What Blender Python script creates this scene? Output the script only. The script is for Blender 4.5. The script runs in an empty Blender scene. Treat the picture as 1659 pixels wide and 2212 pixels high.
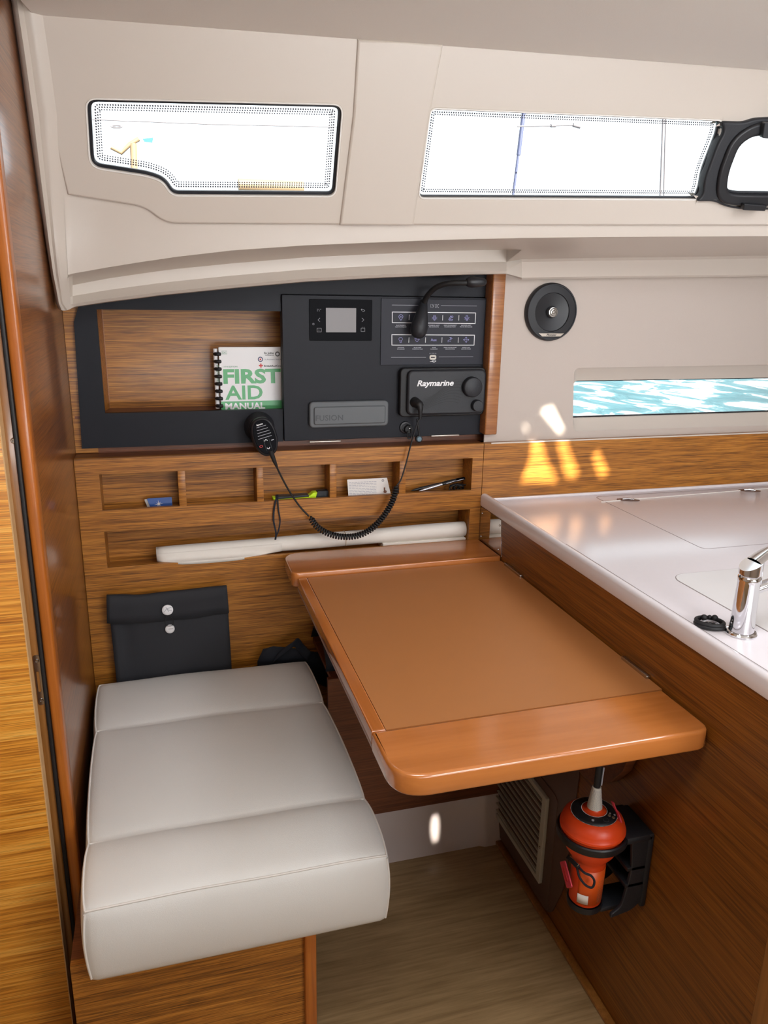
import bpy, bmesh, math, random
from mathutils import Vector, Matrix
random.seed(7)
scn = bpy.context.scene
COL = scn.collection
# ------------------------------------------------------------------ camera
F = 1662.13
PI = math.pi
pit, rol, yaw = math.radians(16.1466), math.radians(1.06656), math.radians(-16.21736)
CAM = Vector((0, 0, 1.592))
Rz = Matrix.Rotation(yaw, 3, 'Z')
fw = Rz @ Vector((0, math.cos(pit), -math.sin(pit)))
up = Rz @ Vector((0, math.sin(pit), math.cos(pit)))
ri = Rz @ Vector((1, 0, 0))
CR = math.cos(rol) * ri + math.sin(rol) * up
CU = -math.sin(rol) * ri + math.cos(rol) * up
cd = bpy.data.cameras.new('camera')
cd.sensor_fit = 'VERTICAL'; cd.sensor_height = 36; cd.lens = 36 * F / 2212
cd.clip_start = 0.01; cd.clip_end = 500
cam = bpy.data.objects.new('camera', cd); COL.objects.link(cam)
cam.matrix_world = Matrix(((CR.x, CU.x, -fw.x, CAM.x), (CR.y, CU.y, -fw.y, CAM.y), (CR.z, CU.z, -fw.z, CAM.z), (0, 0, 0, 1)))
scn.camera = cam

def ray(px, py): return CR * ((px - 829.5) / F) - CU * ((py - 1106) / F) + fw
def at(px, py, ax, v):
    d = ray(px, py); t = (v - CAM[ax]) / d[ax]
    return CAM + d * t
def atY(px, py, v): return at(px, py, 1, v)

# ------------------------------------------------------------------ materials
def lin(c):
    c = c / 255
    return c / 12.92 if c <= .04045 else ((c + .055) / 1.055) ** 2.4
def rgb(r, g, b): return (lin(r), lin(g), lin(b), 1)
def newmat(name):
    m = bpy.data.materials.new(name); m.use_nodes = True
    nt = m.node_tree; b = nt.nodes['Principled BSDF']
    return m, nt, b
def mat(name, col, rough=.5, metal=0, coat=0, spec=.5, bump=0, bscale=200, trans=0, vary=0, vscale=30):
    m, nt, b = newmat(name)
    b.inputs['Base Color'].default_value = col
    b.inputs['Roughness'].default_value = rough
    b.inputs['Metallic'].default_value = metal
    b.inputs['Coat Weight'].default_value = coat
    b.inputs['Coat Roughness'].default_value = .12
    b.inputs['Specular IOR Level'].default_value = spec
    b.inputs['Transmission Weight'].default_value = trans
    tc = nt.nodes.new('ShaderNodeTexCoord')
    if bump:
        n = nt.nodes.new('ShaderNodeTexNoise'); n.inputs['Scale'].default_value = bscale; n.inputs['Detail'].default_value = 3
        bp = nt.nodes.new('ShaderNodeBump'); bp.inputs['Strength'].default_value = bump; bp.inputs['Distance'].default_value = .001
        nt.links.new(tc.outputs['Object'], n.inputs['Vector']); nt.links.new(n.outputs['Fac'], bp.inputs['Height'])
        nt.links.new(bp.outputs['Normal'], b.inputs['Normal'])
    if vary:
        n = nt.nodes.new('ShaderNodeTexNoise'); n.inputs['Scale'].default_value = vscale; n.inputs['Detail'].default_value = 5
        mx = nt.nodes.new('ShaderNodeMix'); mx.data_type = 'RGBA'
        mx.inputs['A'].default_value = col; mx.inputs['B'].default_value = tuple(c * (1 - vary) for c in col[:3]) + (1,)
        nt.links.new(tc.outputs['Object'], n.inputs['Vector']); nt.links.new(n.outputs['Fac'], mx.inputs['Factor'])
        nt.links.new(mx.outputs['Result'], b.inputs['Base Color'])
    return m
def wood(name, cd_, cm, cl, axis='x', rough=.35, coat=.2, long=7, across=260, fine=.5, crough=.12):
    """straight-grained veneer; axis = grain direction in object space"""
    m, nt, b = newmat(name); L = nt.links
    tc = nt.nodes.new('ShaderNodeTexCoord')
    def mp(l, a):
        q = nt.nodes.new('ShaderNodeMapping')
        q.inputs['Scale'].default_value = {'x': (l, a, a), 'y': (a, l, a), 'z': (a, a, l)}[axis]
        L.new(tc.outputs['Object'], q.inputs['Vector']); return q
    n1 = nt.nodes.new('ShaderNodeTexNoise'); n1.inputs['Scale'].default_value = 1; n1.inputs['Detail'].default_value = 4; n1.inputs['Roughness'].default_value = .6
    L.new(mp(long, across).outputs[0], n1.inputs['Vector'])
    n2 = nt.nodes.new('ShaderNodeTexNoise'); n2.inputs['Scale'].default_value = 1; n2.inputs['Detail'].default_value = 2
    L.new(mp(long * .5, across * .3).outputs[0], n2.inputs['Vector'])
    ad = nt.nodes.new('ShaderNodeMath'); ad.operation = 'MULTIPLY_ADD'
    L.new(n2.outputs['Fac'], ad.inputs[0]); ad.inputs[1].default_value = .30
    sc = nt.nodes.new('ShaderNodeMath'); sc.operation = 'MULTIPLY'; sc.inputs[1].default_value = .70
    L.new(n1.outputs['Fac'], sc.inputs[0]); L.new(sc.outputs[0], ad.inputs[2])
    r = nt.nodes.new('ShaderNodeValToRGB'); e = r.color_ramp.elements
    e[0].position = .36; e[0].color = cd_; e[1].position = .66; e[1].color = cl
    q = e.new(.5); q.color = cm
    L.new(ad.outputs[0], r.inputs[0])
    n3 = nt.nodes.new('ShaderNodeTexNoise'); n3.inputs['Scale'].default_value = 1; n3.inputs['Detail'].default_value = 1
    L.new(mp(long * 3, across * 2.6).outputs[0], n3.inputs['Vector'])
    r3 = nt.nodes.new('ShaderNodeValToRGB'); r3.color_ramp.elements[0].position = .36; r3.color_ramp.elements[1].position = .48
    r3.color_ramp.elements[0].color = (1 - fine, 1 - fine, 1 - fine, 1)
    L.new(n3.outputs['Fac'], r3.inputs[0])
    mx = nt.nodes.new('ShaderNodeMix'); mx.data_type = 'RGBA'; mx.blend_type = 'MULTIPLY'; mx.inputs['Factor'].default_value = 1
    L.new(r.outputs[0], mx.inputs['A']); L.new(r3.outputs[0], mx.inputs['B'])
    L.new(mx.outputs['Result'], b.inputs['Base Color'])
    b.inputs['Roughness'].default_value = rough
    b.inputs['Coat Weight'].default_value = coat; b.inputs['Coat Roughness'].default_value = crough
    bp = nt.nodes.new('ShaderNodeBump'); bp.inputs['Strength'].default_value = .15; bp.inputs['Distance'].default_value = .0005
    L.new(n1.outputs['Fac'], bp.inputs['Height']); L.new(bp.outputs['Normal'], b.inputs['Normal'])
    return m

M = {}
M['teak'] = wood('teak_veneer', rgb(108, 64, 14), rgb(168, 106, 34), rgb(202, 138, 56), 'x', .42, .1, 6, 420)
M['teak_y'] = wood('teak_veneer_sidewise', rgb(94, 50, 10), rgb(130, 75, 20), rgb(150, 92, 30), 'y', .4, .15, 4, 380, .35)
M['teak_gloss'] = wood('varnished_bulkhead_teak', rgb(106, 58, 18), rgb(134, 76, 26), rgb(152, 92, 36), 'y', .32, .6, 5, 300, .25, .16)
M['teak_door'] = wood('golden_door_teak', rgb(170, 100, 20), rgb(222, 148, 46), rgb(244, 184, 84), 'x', .45, .1, 4, 240, .35)
M['teak_shadow'] = wood('shaded_teak', rgb(88, 46, 22), rgb(112, 62, 32), rgb(130, 74, 40), 'x', .45, .1, 6, 420, .3)  # same teak with shade put into its colour, for recesses and undersides
M['trimwood'] = wood('solid_orange_wood', rgb(156, 84, 22), rgb(172, 96, 30), rgb(186, 108, 38), 'z', .35, .25, 3, 80, .12)
M['trimred'] = wood('solid_red_wood', rgb(142, 88, 46), rgb(162, 104, 58), rgb(176, 118, 70), 'x', .35, .3, 8, 250, .2)
M['framewood'] = wood('brown_frame_wood', rgb(140, 90, 38), rgb(156, 102, 46), rgb(168, 112, 54), 'z', .35, .4, 3, 80, .12)
M['table'] = wood('table_solid_wood', rgb(172, 102, 44), rgb(184, 111, 52), rgb(194, 119, 58), 'x', .26, 1.0, 3, 30, .03, .1)
M['table_y'] = wood('table_strip_wood', rgb(164, 92, 34), rgb(176, 101, 40), rgb(188, 110, 46), 'y', .26, 1.0, 3, 40, .05, .1)
M['inlay'] = mat('brown_leatherette', rgb(172, 112, 62), .42, bump=.25, bscale=900, vary=.06, vscale=14)
M['floor'] = wood('oak_floor_laminate', rgb(148, 120, 82), rgb(168, 139, 98), rgb(184, 154, 112), 'x', .45, .1, 5, 90, .08)
M['liner'] = mat('white_moulded_liner', rgb(202, 192, 181), .38, bump=.06, bscale=500)
M['headliner'] = mat('headliner_vinyl', rgb(232, 228, 222), .7, bump=.3, bscale=700)
M['hullwall'] = mat('hull_side_vinyl', rgb(190, 178, 168), .6, bump=.25, bscale=600)
M['counter'] = mat('white_solid_surface', rgb(224, 218, 220), .22, coat=.2, vary=.03, vscale=60)
M['lid'] = mat('white_lid_surface', rgb(222, 219, 217), .25)
M['seamgrey'] = mat('grey_joint', rgb(150, 140, 138), .6)
M['leather'] = mat('white_leatherette', rgb(222, 221, 217), .42, bump=.35, bscale=800, vary=.02)
M['piping'] = mat('white_piping', rgb(226, 222, 216), .45)
M['slate'] = mat('slate_black_laminate', rgb(21, 23, 31), .5, spec=.25, bump=.2, bscale=900)
M['slate2'] = mat('slate_grey_panel', rgb(34, 35, 45), .5, spec=.3)
M['black'] = mat('black_plastic', rgb(24, 25, 29), .42)
M['rubber'] = mat('black_rubber', rgb(20, 20, 22), .55)
M['softblack'] = mat('soft_black_plastic', rgb(30, 32, 37), .5, bump=.3, bscale=400)
M['glossblack'] = mat('gloss_black', rgb(8, 8, 13), .3, spec=.03)
M['lcd'] = mat('grey_lcd', rgb(98, 90, 90), .3)
M['white'] = mat('white_print', rgb(238, 238, 240), .5)
M['greyprint'] = mat('grey_print', rgb(160, 160, 168), .5)
M['lilac'] = mat('lilac_print', rgb(160, 158, 215), .5)
M['darkgrey'] = mat('dark_grey_print', rgb(50, 53, 57), .4)
M['coverg'] = mat('grey_silicone', rgb(88, 92, 95), .5)
M['red'] = mat('red_print', rgb(200, 40, 45), .5)
M['navy'] = mat('navy_print', rgb(50, 50, 95), .5)
M['paper'] = mat('white_cover', rgb(228, 226, 226), .35)
M['pages'] = mat('page_edges', rgb(215, 210, 200), .8)
M['green'] = mat('green_print', rgb(75, 165, 100), .35)
M['greentext'] = mat('dull_green_print', rgb(110, 150, 125), .5)
M['blackprint'] = mat('black_print', rgb(25, 25, 28), .5)
M['chrome'] = mat('polished_chrome', rgb(225, 225, 228), .06, 1)
M['steel'] = mat('stainless_steel', rgb(190, 186, 180), .25, 1)
M['mirror'] = mat('mirror_steel', rgb(205, 200, 196), .03, 1)
M['brassy'] = mat('satin_hinge_metal', rgb(200, 190, 178), .35, .8)
M['ventmetal'] = mat('vent_aluminium', rgb(196, 196, 184), .45)
M['brownlam'] = mat('brown_laminate', rgb(96, 72, 62), .45)
M['trayg'] = mat('grey_brown_tray_laminate', rgb(150, 124, 116), .4)
M['fabric'] = mat('black_fabric', rgb(36, 37, 42), .75, bump=.5, bscale=1500)
M['webbing'] = mat('navy_webbing', rgb(22, 26, 36), .8, bump=.5, bscale=1200)
M['chart'] = mat('white_chart_paper', rgb(232, 226, 216), .6, vary=.05, vscale=25)
M['rope'] = mat('elastic_band', rgb(180, 150, 110), .8)
M['lime'] = mat('lime_plastic', rgb(200, 240, 20), .4)
M['blue'] = mat('blue_card', rgb(20, 72, 145), .35)
M['cardwhite'] = mat('card_white', rgb(222, 216, 210), .5)
M['orange'] = mat('orange_plastic', rgb(232, 74, 26), .38, vary=.05)
M['orangelabel'] = mat('orange_label', rgb(228, 92, 26), .4)
M['pink'] = mat('pink_red_tag', rgb(215, 62, 82), .5)
M['sleeve'] = mat('white_reflective_tape', rgb(215, 212, 200), .4)
M['gelcoat'] = mat('white_gelcoat', rgb(206, 194, 190), .22, coat=.3)
M['bluegrey'] = mat('blue_grey_cap', rgb(96, 120, 132), .4)
M['rimblack'] = mat('black_window_rim', rgb(22, 24, 32), .3)
M['mast'] = mat('mast_paint', rgb(64, 70, 100), .5)
M['mast2'] = mat('mast_grey', rgb(110, 106, 112), .5)
M['boatbrown'] = mat('boat_tan', rgb(128, 108, 84), .6)
M['flagblue'] = mat('flag_blue', rgb(30, 90, 135), .6)
M['dot'] = mat('frit_dots', rgb(88, 88, 96), .6)
M['palelip'] = mat('pale_door_edge', rgb(214, 172, 120), .6, vary=.3, vscale=90)
M['darkvoid'] = mat('shadow_lining', rgb(40, 30, 26), .8)
M['silver'] = mat('silver_pen', rgb(190, 190, 196), .25, .8)
M['clearcone'] = mat('tweeter_metal', rgb(170, 165, 158), .2, .7)

def glass(name):
    m, nt, b = newmat(name); L = nt.links
    out = nt.nodes['Material Output']
    t = nt.nodes.new('ShaderNodeBsdfTransparent'); t.inputs['Color'].default_value = (.96, .98, .98, 1)
    g = nt.nodes.new('ShaderNodeBsdfGlossy'); g.inputs['Roughness'].default_value = .02
    fr = nt.nodes.new('ShaderNodeFresnel'); fr.inputs['IOR'].default_value = 1.45
    mx = nt.nodes.new('ShaderNodeMixShader')
    L.new(fr.outputs[0], mx.inputs[0]); L.new(t.outputs[0], mx.inputs[1]); L.new(g.outputs[0], mx.inputs[2])
    L.new(mx.outputs[0], out.inputs['Surface'])
    return m
M['glass'] = glass('window_acrylic')

def sea_mat():
    m, nt, b = newmat('sea_water'); L = nt.links
    tc = nt.nodes.new('ShaderNodeTexCoord')
    mp = nt.nodes.new('ShaderNodeMapping'); mp.inputs['Scale'].default_value = (.85, .5, 1); mp.inputs['Rotation'].default_value = (0, 0, math.radians(14))
    L.new(tc.outputs['Object'], mp.inputs['Vector'])
    n = nt.nodes.new('ShaderNodeTexNoise'); n.inputs['Scale'].default_value = 2.2; n.inputs['Detail'].default_value = 8; n.inputs['Roughness'].default_value = .6; n.inputs['Distortion'].default_value = .8
    L.new(mp.outputs[0], n.inputs['Vector'])
    r = nt.nodes.new('ShaderNodeValToRGB'); e = r.color_ramp.elements
    e[0].position = .40; e[0].color = (.028, .085, .105, 1)
    e[1].position = .58; e[1].color = (.42, .44, .44, 1)  # pale stops paint foam and sun glints alike
    q = e.new(.505); q.color = (.05, .125, .15, 1)
    q = e.new(.535); q.color = (.30, .33, .34, 1)
    L.new(n.outputs['Fac'], r.inputs[0]); L.new(r.outputs[0], b.inputs['Base Color'])
    b.inputs['Roughness'].default_value = .5; b.inputs['Specular IOR Level'].default_value = .1
    bp = nt.nodes.new('ShaderNodeBump'); bp.inputs['Strength'].default_value = .4; bp.inputs['Distance'].default_value = .2
    L.new(n.outputs['Fac'], bp.inputs['Height']); L.new(bp.outputs['Normal'], b.inputs['Normal'])
    return m
M['sea'] = sea_mat()

# ------------------------------------------------------------------ helpers
def setp(o, label=None, cat=None, group=None, kind=None):
    if label: o['label'] = label
    if cat: o['category'] = cat
    if group: o['group'] = group
    if kind: o['kind'] = kind
    return o
def parent(o, p):
    if p is not None:
        o.parent = p
        q = p; loc = Vector((0, 0, 0))
        while q is not None:
            loc += Vector(q.location); q = q.parent
        o.location = Vector(o.location) - loc if False else o.location
        o.matrix_parent_inverse = Matrix.Translation(-loc)
def thing(name, label, cat, loc=(0, 0, 0), group=None):
    o = bpy.data.objects.new(name, None); COL.objects.link(o)
    o.location = loc; o.empty_display_size = .05
    return setp(o, label, cat, group)
def link(name, me, material, par=None, smooth=False, label=None):
    o = bpy.data.objects.new(name, me); COL.objects.link(o)
    me.materials.clear(); me.materials.append(material)
    if smooth:
        for p in me.polygons: p.use_smooth = True
    if label: o['label'] = label
    parent(o, par)
    return o
def auto(o, ang=35):
    me = o.data
    for p in me.polygons: p.use_smooth = True
    bm = bmesh.new(); bm.from_mesh(me)
    for e in bm.edges:
        if len(e.link_faces) == 2 and e.calc_face_angle(0) > math.radians(ang): e.smooth = False
    bm.to_mesh(me); bm.free()
    return o
def bm_box(bm, x0, x1, y0, y1, z0, z1, bev=0, seg=2):
    r = bmesh.ops.create_cube(bm, size=1)
    for v in r['verts']:
        v.co = Vector(((x0 + x1) / 2 + v.co.x * (x1 - x0), (y0 + y1) / 2 + v.co.y * (y1 - y0), (z0 + z1) / 2 + v.co.z * (z1 - z0)))
    if bev:
        es = list({e for v in r['verts'] for e in v.link_edges})
        bmesh.ops.bevel(bm, geom=es, offset=bev, segments=seg, affect='EDGES', profile=.5)
def fin(name, bm, material, par=None, smooth=True, label=None, ang=35):
    bmesh.ops.recalc_face_normals(bm, faces=bm.faces)
    me = bpy.data.meshes.new(name); bm.to_mesh(me); bm.free()
    o = link(name, me, material, par, label=label)
    if smooth: auto(o, ang)
    return o
def box(name, x0, x1, y0, y1, z0, z1, m, par=None, bev=0, label=None, seg=2):
    bm = bmesh.new(); bm_box(bm, x0, x1, y0, y1, z0, z1, bev, seg)
    return fin(name, bm, m, par, label=label)
def frame(O, U, V):
    U = Vector(U).normalized(); V = Vector(V); V = (V - U * V.dot(U)).normalized(); N = U.cross(V)
    return Matrix(((U.x, V.x, N.x, O[0]), (U.y, V.y, N.y, O[1]), (U.z, V.z, N.z, O[2]), (0, 0, 0, 1)))
def wallframe(y, x=0, z=0): return frame((x, y, z), (1, 0, 0), (0, 0, 1))      # facing -Y
def curve_to_mesh(name, cu, mtx):
    o = bpy.data.objects.new(name, cu); COL.objects.link(o)
    bpy.context.view_layer.update()
    dg = bpy.context.evaluated_depsgraph_get()
    me = bpy.data.meshes.new_from_object(o.evaluated_get(dg))
    bpy.data.objects.remove(o); bpy.data.curves.remove(cu)
    me.transform(mtx)
    return me
def poly(name, outline, mtx, m, t=.002, par=None, holes=(), bev=0, label=None, front=True):
    """flat shape with holes; its front face lies at the frame's origin plane, thickness goes behind it"""
    cu = bpy.data.curves.new(name, 'CURVE'); cu.dimensions = '2D'; cu.fill_mode = 'BOTH'
    for pts in [outline] + list(holes):
        s = cu.splines.new('POLY'); s.points.add(len(pts) - 1)
        for p, q in zip(s.points, pts): p.co = (q[0], q[1], 0, 1)
        s.use_cyclic_u = True
    cu.extrude = max(t / 2 - bev, 0)
    if bev:
        cu.bevel_depth = bev; cu.bevel_resolution = 2; cu.offset = -bev
    me = curve_to_mesh(name, cu, mtx @ Matrix.Translation((0, 0, -t / 2)))
    o = link(name, me, m, par, label=label)
    return auto(o, 40)
def rr(x0, x1, y0, y1, r, n=5):
    pts = []
    for cx, cy, a in ((x1 - r, y1 - r, 0), (x0 + r, y1 - r, 90), (x0 + r, y0 + r, 180), (x1 - r, y0 + r, 270)):
        for k in range(n + 1):
            t = math.radians(a + 90 * k / n); pts.append((cx + r * math.cos(t), cy + r * math.sin(t)))
    return pts
def rpoly(pts, rad, n=5):
    """round the corners of a polygon; rad a number or list"""
    out = []; N = len(pts)
    for i in range(N):
        p0, p1, p2 = [Vector(pts[k % N][:2]) for k in (i - 1, i, i + 1)]
        r = rad[i] if isinstance(rad, (list, tuple)) else rad
        a = (p0 - p1); b = (p2 - p1)
        r = min(r, a.length * .45, b.length * .45)
        if r < 1e-6: out.append(tuple(p1)); continue
        s = p1 + a.normalized() * r; e = p1 + b.normalized() * r
        for k in range(n + 1):
            t = k / n
            out.append(tuple(s * (1 - t) ** 2 + p1 * 2 * t * (1 - t) + e * t * t))
    return out
def offset(pts, d):
    N = len(pts); A = sum(pts[i][0] * pts[(i + 1) % N][1] - pts[(i + 1) % N][0] * pts[i][1] for i in range(N))
    sg = 1 if A > 0 else -1
    out = []
    for i in range(N):
        p0, p1, p2 = [Vector(pts[k % N][:2]) for k in (i - 1, i, i + 1)]
        a = (p1 - p0); b = (p2 - p1)
        if a.length < 1e-7: a = b
        if b.length < 1e-7: b = a
        a.normalize(); b.normalize()
        n = Vector((-a.y - b.y, a.x + b.x))
        if n.length < 1e-6: n = Vector((-a.y, a.x))
        n.normalize(); c = max(.5, n.dot(Vector((-a.y, a.x))))
        out.append(tuple(p1 + n * (sg * d / c)))
    return out
def text(name, s, size, mtx, m, par=None, ext=.0002, bold=0, shear=0, width=None, align='LEFT', space=1, label=None):
    cu = bpy.data.curves.new(name, 'FONT'); cu.body = s; cu.size = size; cu.extrude = ext; cu.offset = bold
    cu.shear = shear; cu.align_x = align; cu.space_character = space; cu.resolution_u = 3
    me = curve_to_mesh(name, cu, Matrix.Identity(4))
    if width:
        xs = [v.co.x for v in me.vertices]; k = width / (max(xs) - min(xs)); x0 = min(xs)
        for v in me.vertices: v.co.x = (v.co.x - x0) * k
    me.transform(mtx)
    return link(name, me, m, par, label=label)
def tube(name, pts, r, m, par=None, res=3, cyc=False, kind='POLY', label=None, radii=None):
    cu = bpy.data.curves.new(name, 'CURVE'); cu.dimensions = '3D'; cu.bevel_depth = r; cu.bevel_resolution = res; cu.use_fill_caps = True
    s = cu.splines.new('POLY' if kind == 'POLY' else 'NURBS'); s.points.add(len(pts) - 1)
    for i, (p, q) in enumerate(zip(s.points, pts)):
        p.co = (q[0], q[1], q[2], 1)
        if radii: p.radius = radii[i]
    s.use_cyclic_u = cyc
    if kind != 'POLY': s.use_endpoint_u = True; s.order_u = 4; cu.resolution_u = 8
    me = curve_to_mesh(name, cu, Matrix.Identity(4))
    o = link(name, me, m, par, label=label); return auto(o, 60)
def spline(pts, n=10):
    """Catmull-Rom through points"""
    P = [Vector(p) for p in pts]; P = [P[0] * 2 - P[1]] + P + [P[-1] * 2 - P[-2]]
    out = []
    for i in range(1, len(P) - 2):
        a, b, c, d = P[i - 1:i + 3]
        for k in range(n):
            t = k / n
            out.append(.5 * ((2 * b) + (c - a) * t + (2 * a - 5 * b + 4 * c - d) * t * t + (3 * b - a - 3 * c + d) * t ** 3))
    out.append(P[-2]); return out
def lathe(name, prof, mtx, m, par=None, n=40, label=None, ang=40):
    """prof: (radius, height) along the frame's Z"""
    bm = bmesh.new(); rings = []
    for r, h in prof:
        if r < 1e-6: rings.append([bm.verts.new((0, 0, h))])
        else: rings.append([bm.verts.new((r * math.cos(2 * PI * k / n), r * math.sin(2 * PI * k / n), h)) for k in range(n)])
    for a, b in zip(rings, rings[1:]):
        for k in range(n):
            k2 = (k + 1) % n
            if len(a) == 1 and len(b) == 1: break
            if len(a) == 1: bm.faces.new((a[0], b[k], b[k2]))
            elif len(b) == 1: bm.faces.new((a[k], a[k2], b[0]))
            else: bm.faces.new((a[k], a[k2], b[k2], b[k]))
    bm.transform(mtx)
    return fin(name, bm, m, par, label=label, ang=ang)
def loft(name, rows, m, par=None, smooth=True, thick=0, label=None, ang=50):
    bm = bmesh.new(); V = [[bm.verts.new(p) for p in r] for r in rows]
    for a, b in zip(V, V[1:]):
        for k in range(len(a) - 1):
            try: bm.faces.new((a[k], a[k + 1], b[k + 1], b[k]))
            except ValueError: pass
    o = fin(name, bm, m, par, smooth, label=label, ang=ang)
    if thick:
        md = o.modifiers.new('s', 'SOLIDIFY'); md.thickness = thick; md.offset = 0
    return o
def struct(o): o['kind'] = 'structure'; return o
def P2(px, py, y):
    p = atY(px, py, y); return (p.x, p.z)
def PX(pts, y): return [P2(a, b, y) for a, b in pts]

# ================================================================== SETTING
# floor, ceiling, shell
struct(box('floor', -1.4, 2.7, -1.5, 2.35, -.03, 0, M['floor']))
# trunk (coachroof side) plane, leaning inwards as it rises
TA, TB = -.10, .37
def tp(px, py, off=0):
    d = ray(px, py)
    t = (1.955 + off + TA * .226 - TB * (CAM.z - 1.543)) / (d.y + TB * d.z - TA * d.x)
    return CAM + d * t
def trunkY(x, z): return 1.955 + TA * (x + .226) - TB * (z - 1.543)
TU = Vector((1, TA, 0)).normalized()
TN = -Vector((-TA, 1, TB)).normalized()
TV = (TN.cross(TU)).normalized()
TO = Vector((0, trunkY(0, 1.8), 1.8))
TF = frame(TO, TU, TV)
def tuv(px, py):
    p = tp(px, py) - TO; return (p.dot(TU), p.dot(TV))

win1 = rpoly([tuv(*p) for p in [(186, 214), (740, 227), (724, 424), (371, 422), (352, 392), (318, 380), (195, 361)]], [.02, .02, .018, .02, .05, .05, .022], 6)
win2 = rpoly([tuv(*p) for p in [(931, 235), (1561, 261), (1556, 290), (1524, 372), (1518, 408), (1509, 431), (905, 428)]], [.014, .012, .03, .05, .03, .012, .014], 6)
port_out = [tuv(*p) for p in [(1500, 433), (1514, 418), (1517, 385), (1530, 350), (1545, 308), (1560, 283), (1553, 260.5), (1603, 262), (1626, 254), (1659, 252), (1900, 262), (1945, 300), (1940, 400), (1900, 455), (1659, 451), (1590, 450), (1560, 443), (1540, 433)]]
port_out = rpoly(port_out, .02, 4)
port_in = rpoly([tuv(*p) for p in [(1566, 408), (1570, 370), (1592, 312), (1625, 292), (1885, 300), (1910, 320), (1900, 400), (1880, 416), (1590, 412)]], .02, 5)
# main panel of the trunk side, with window openings
top_l = tuv(40, 26); top_r = tuv(1900, 150)
panel_out = [tuv(52, 20), tuv(2350, 155), tuv(2350, 489), tuv(1659, 487), tuv(1000, 487), tuv(357, 483), tuv(312, 447), tuv(146, 421)]
wt = poly('wall_trunk', rpoly(panel_out, [0, 0, 0, 0, 0, .03, .03, 0]), TF, M['liner'], .03, None, [win1, win2, offset(port_out, .006)], .004)
struct(wt)
# pilaster between the windows: a shallow raised band
pil = poly('trim_1', [tuv(772, 84), tuv(957, 94), tuv(928, 250), tuv(893, 486), tuv(733, 486), tuv(762, 250)],
           TF @ Matrix.Translation((0, 0, .006)), M['liner'], .012, None, (), .0055)
struct(pil)
# lower pilaster part on the ledge face is part of the ledge loft below
# ---- ledge + arch below the trunk panel, unprojected onto real depths
def plY(px, py): return tp(px, py).y
cols = []
def col(x, yB, yC, yD, yE, yF, arch, dC=.006):
    yT = 415 + max(0, x - 140) * .155 if x < 312 else (442 if x < 330 else (470 if x < 357 else yB - 4))
    B = tp(x, yB, .010)
    Cp = atY(x, yC, B.y + dC + (1.6 - 1.6))
    y0 = 1.955 if arch else None
    r = [tp(x, yT - 24, .014), tp(x, yT, .010), B, atY(x, (yB + yC) / 2, B.y + dC * .4), Cp]
    if arch:
        r += [atY(x, yC + 4, Cp.y + .012), atY(x, yD, 1.985), atY(x, (yD + yF) / 2, 1.985), atY(x, yF - 6, 1.958), atY(x, yF, 1.966), atY(x, yF + 1, 2.0), atY(x, yF + 2, 2.17)]
    else:
        r += [atY(x, yC + 3, Cp.y + .012), atY(x, yD, Cp.y + .08), atY(x, yE - 6, 2.012), atY(x, yE, 2.022), atY(x, yF - 4, 2.038), atY(x, yF, 2.045), atY(x, yF, 2.12)]
    return r
L = []
for x, yB, yC, yD, yF in [(157, 484, 591, 616, 663), (230, 484, 578, 602, 652), (311, 484, 565, 590, 642), (340, 484, 561, 586, 638), (380, 484, 555, 581, 634), (500, 485, 541, 569, 622), (660, 486, 530, 556, 608), (830, 487, 523, 548, 599), (960, 488, 518, 542, 594), (1040, 488, 516, 540, 592), (1094, 488, 515, 540, 591)]:
    L.append(col(x, yB, yC, yD, 0, yF, True))
for x, yC, yD, yE, yF in [(1127, 514, 540, 566, 604), (1300, 512, 537, 563, 601), (1480, 511, 535, 561, 599), (1659, 510, 532, 558, 597), (2000, 507, 527, 552, 592), (2350, 505, 523, 546, 588)]:
    L.append(col(x, 488, yC, yD, yE, yF, False))
def prot(y):
    return -.026 * max(0, min(1, (y - 480) / 108)) if y < 594 else -.026 * max(0, 1 - (y - 594) / 50)
L.insert(0, [tp(x_, y_, .003 + prot(y_)) for x_, y_ in ((136, 391), (138, 415), (141, 484), (144, 540), (147, 594), (147, 599), (144, 622), (141, 646), (139, 660), (138, 666))] + [tp(140, 667, .03), tp(140, 668, .2)])
for r_ in L[1:2]:
    assert len(r_) == len(L[0]), (len(r_), len(L[0]))
ledge = struct(loft('trim_2', L, M['liner'], ang=28))
# left moulding: roll of the liner against the bulkhead, curling under the arch
rollc = [(14, -60), (22, 0), (40, 120), (58, 250), (78, 390), (97, 520), (112, 610), (122, 655)]
rows = []
rollc = [(14, -60), (22, 0), (40, 120), (58, 250), (78, 390), (92, 484), (97, 520), (109, 594), (116, 625), (122, 655)]
for (x, y) in rollc:
    k = 1.0
    e = tp(x, y, .012); e = Vector((-.2255, e.y, e.z))
    zz = e.z
    kk = 1 if y < 250 else max(.36, 1 - (y - 250) / 405 * .64)
    def q(px_off, off): return tp(x + px_off * kk, y, off)
    w = 1 if y < 560 else 1
    pr_ = prot(y)
    rows.append([Vector((-.2255, e.y + .03, zz)), q(2, .0), q(7, -.016), q(14, -.022 + pr_ * .3), q(20, -.014 + pr_ * .5), q(26, -.008 + pr_ * .7), q(36, -.012 + pr_ * .8), q(46, -.010 + pr_ * .9), q(62, -.001 + pr_), q(84, .006 + pr_)])
x, y = 134, 672
rows.append([tp(127, 668, .03), tp(128, 668, .01), tp(130, 669, .0), tp(133, 670, -.004), tp(137, 671, -.004), tp(141, 671, 0), tp(146, 670, .0), tp(151, 668, .004), tp(158, 664, .012), tp(164, 662, .02)])
struct(loft('trim_3', rows, M['liner'], ang=40))
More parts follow.
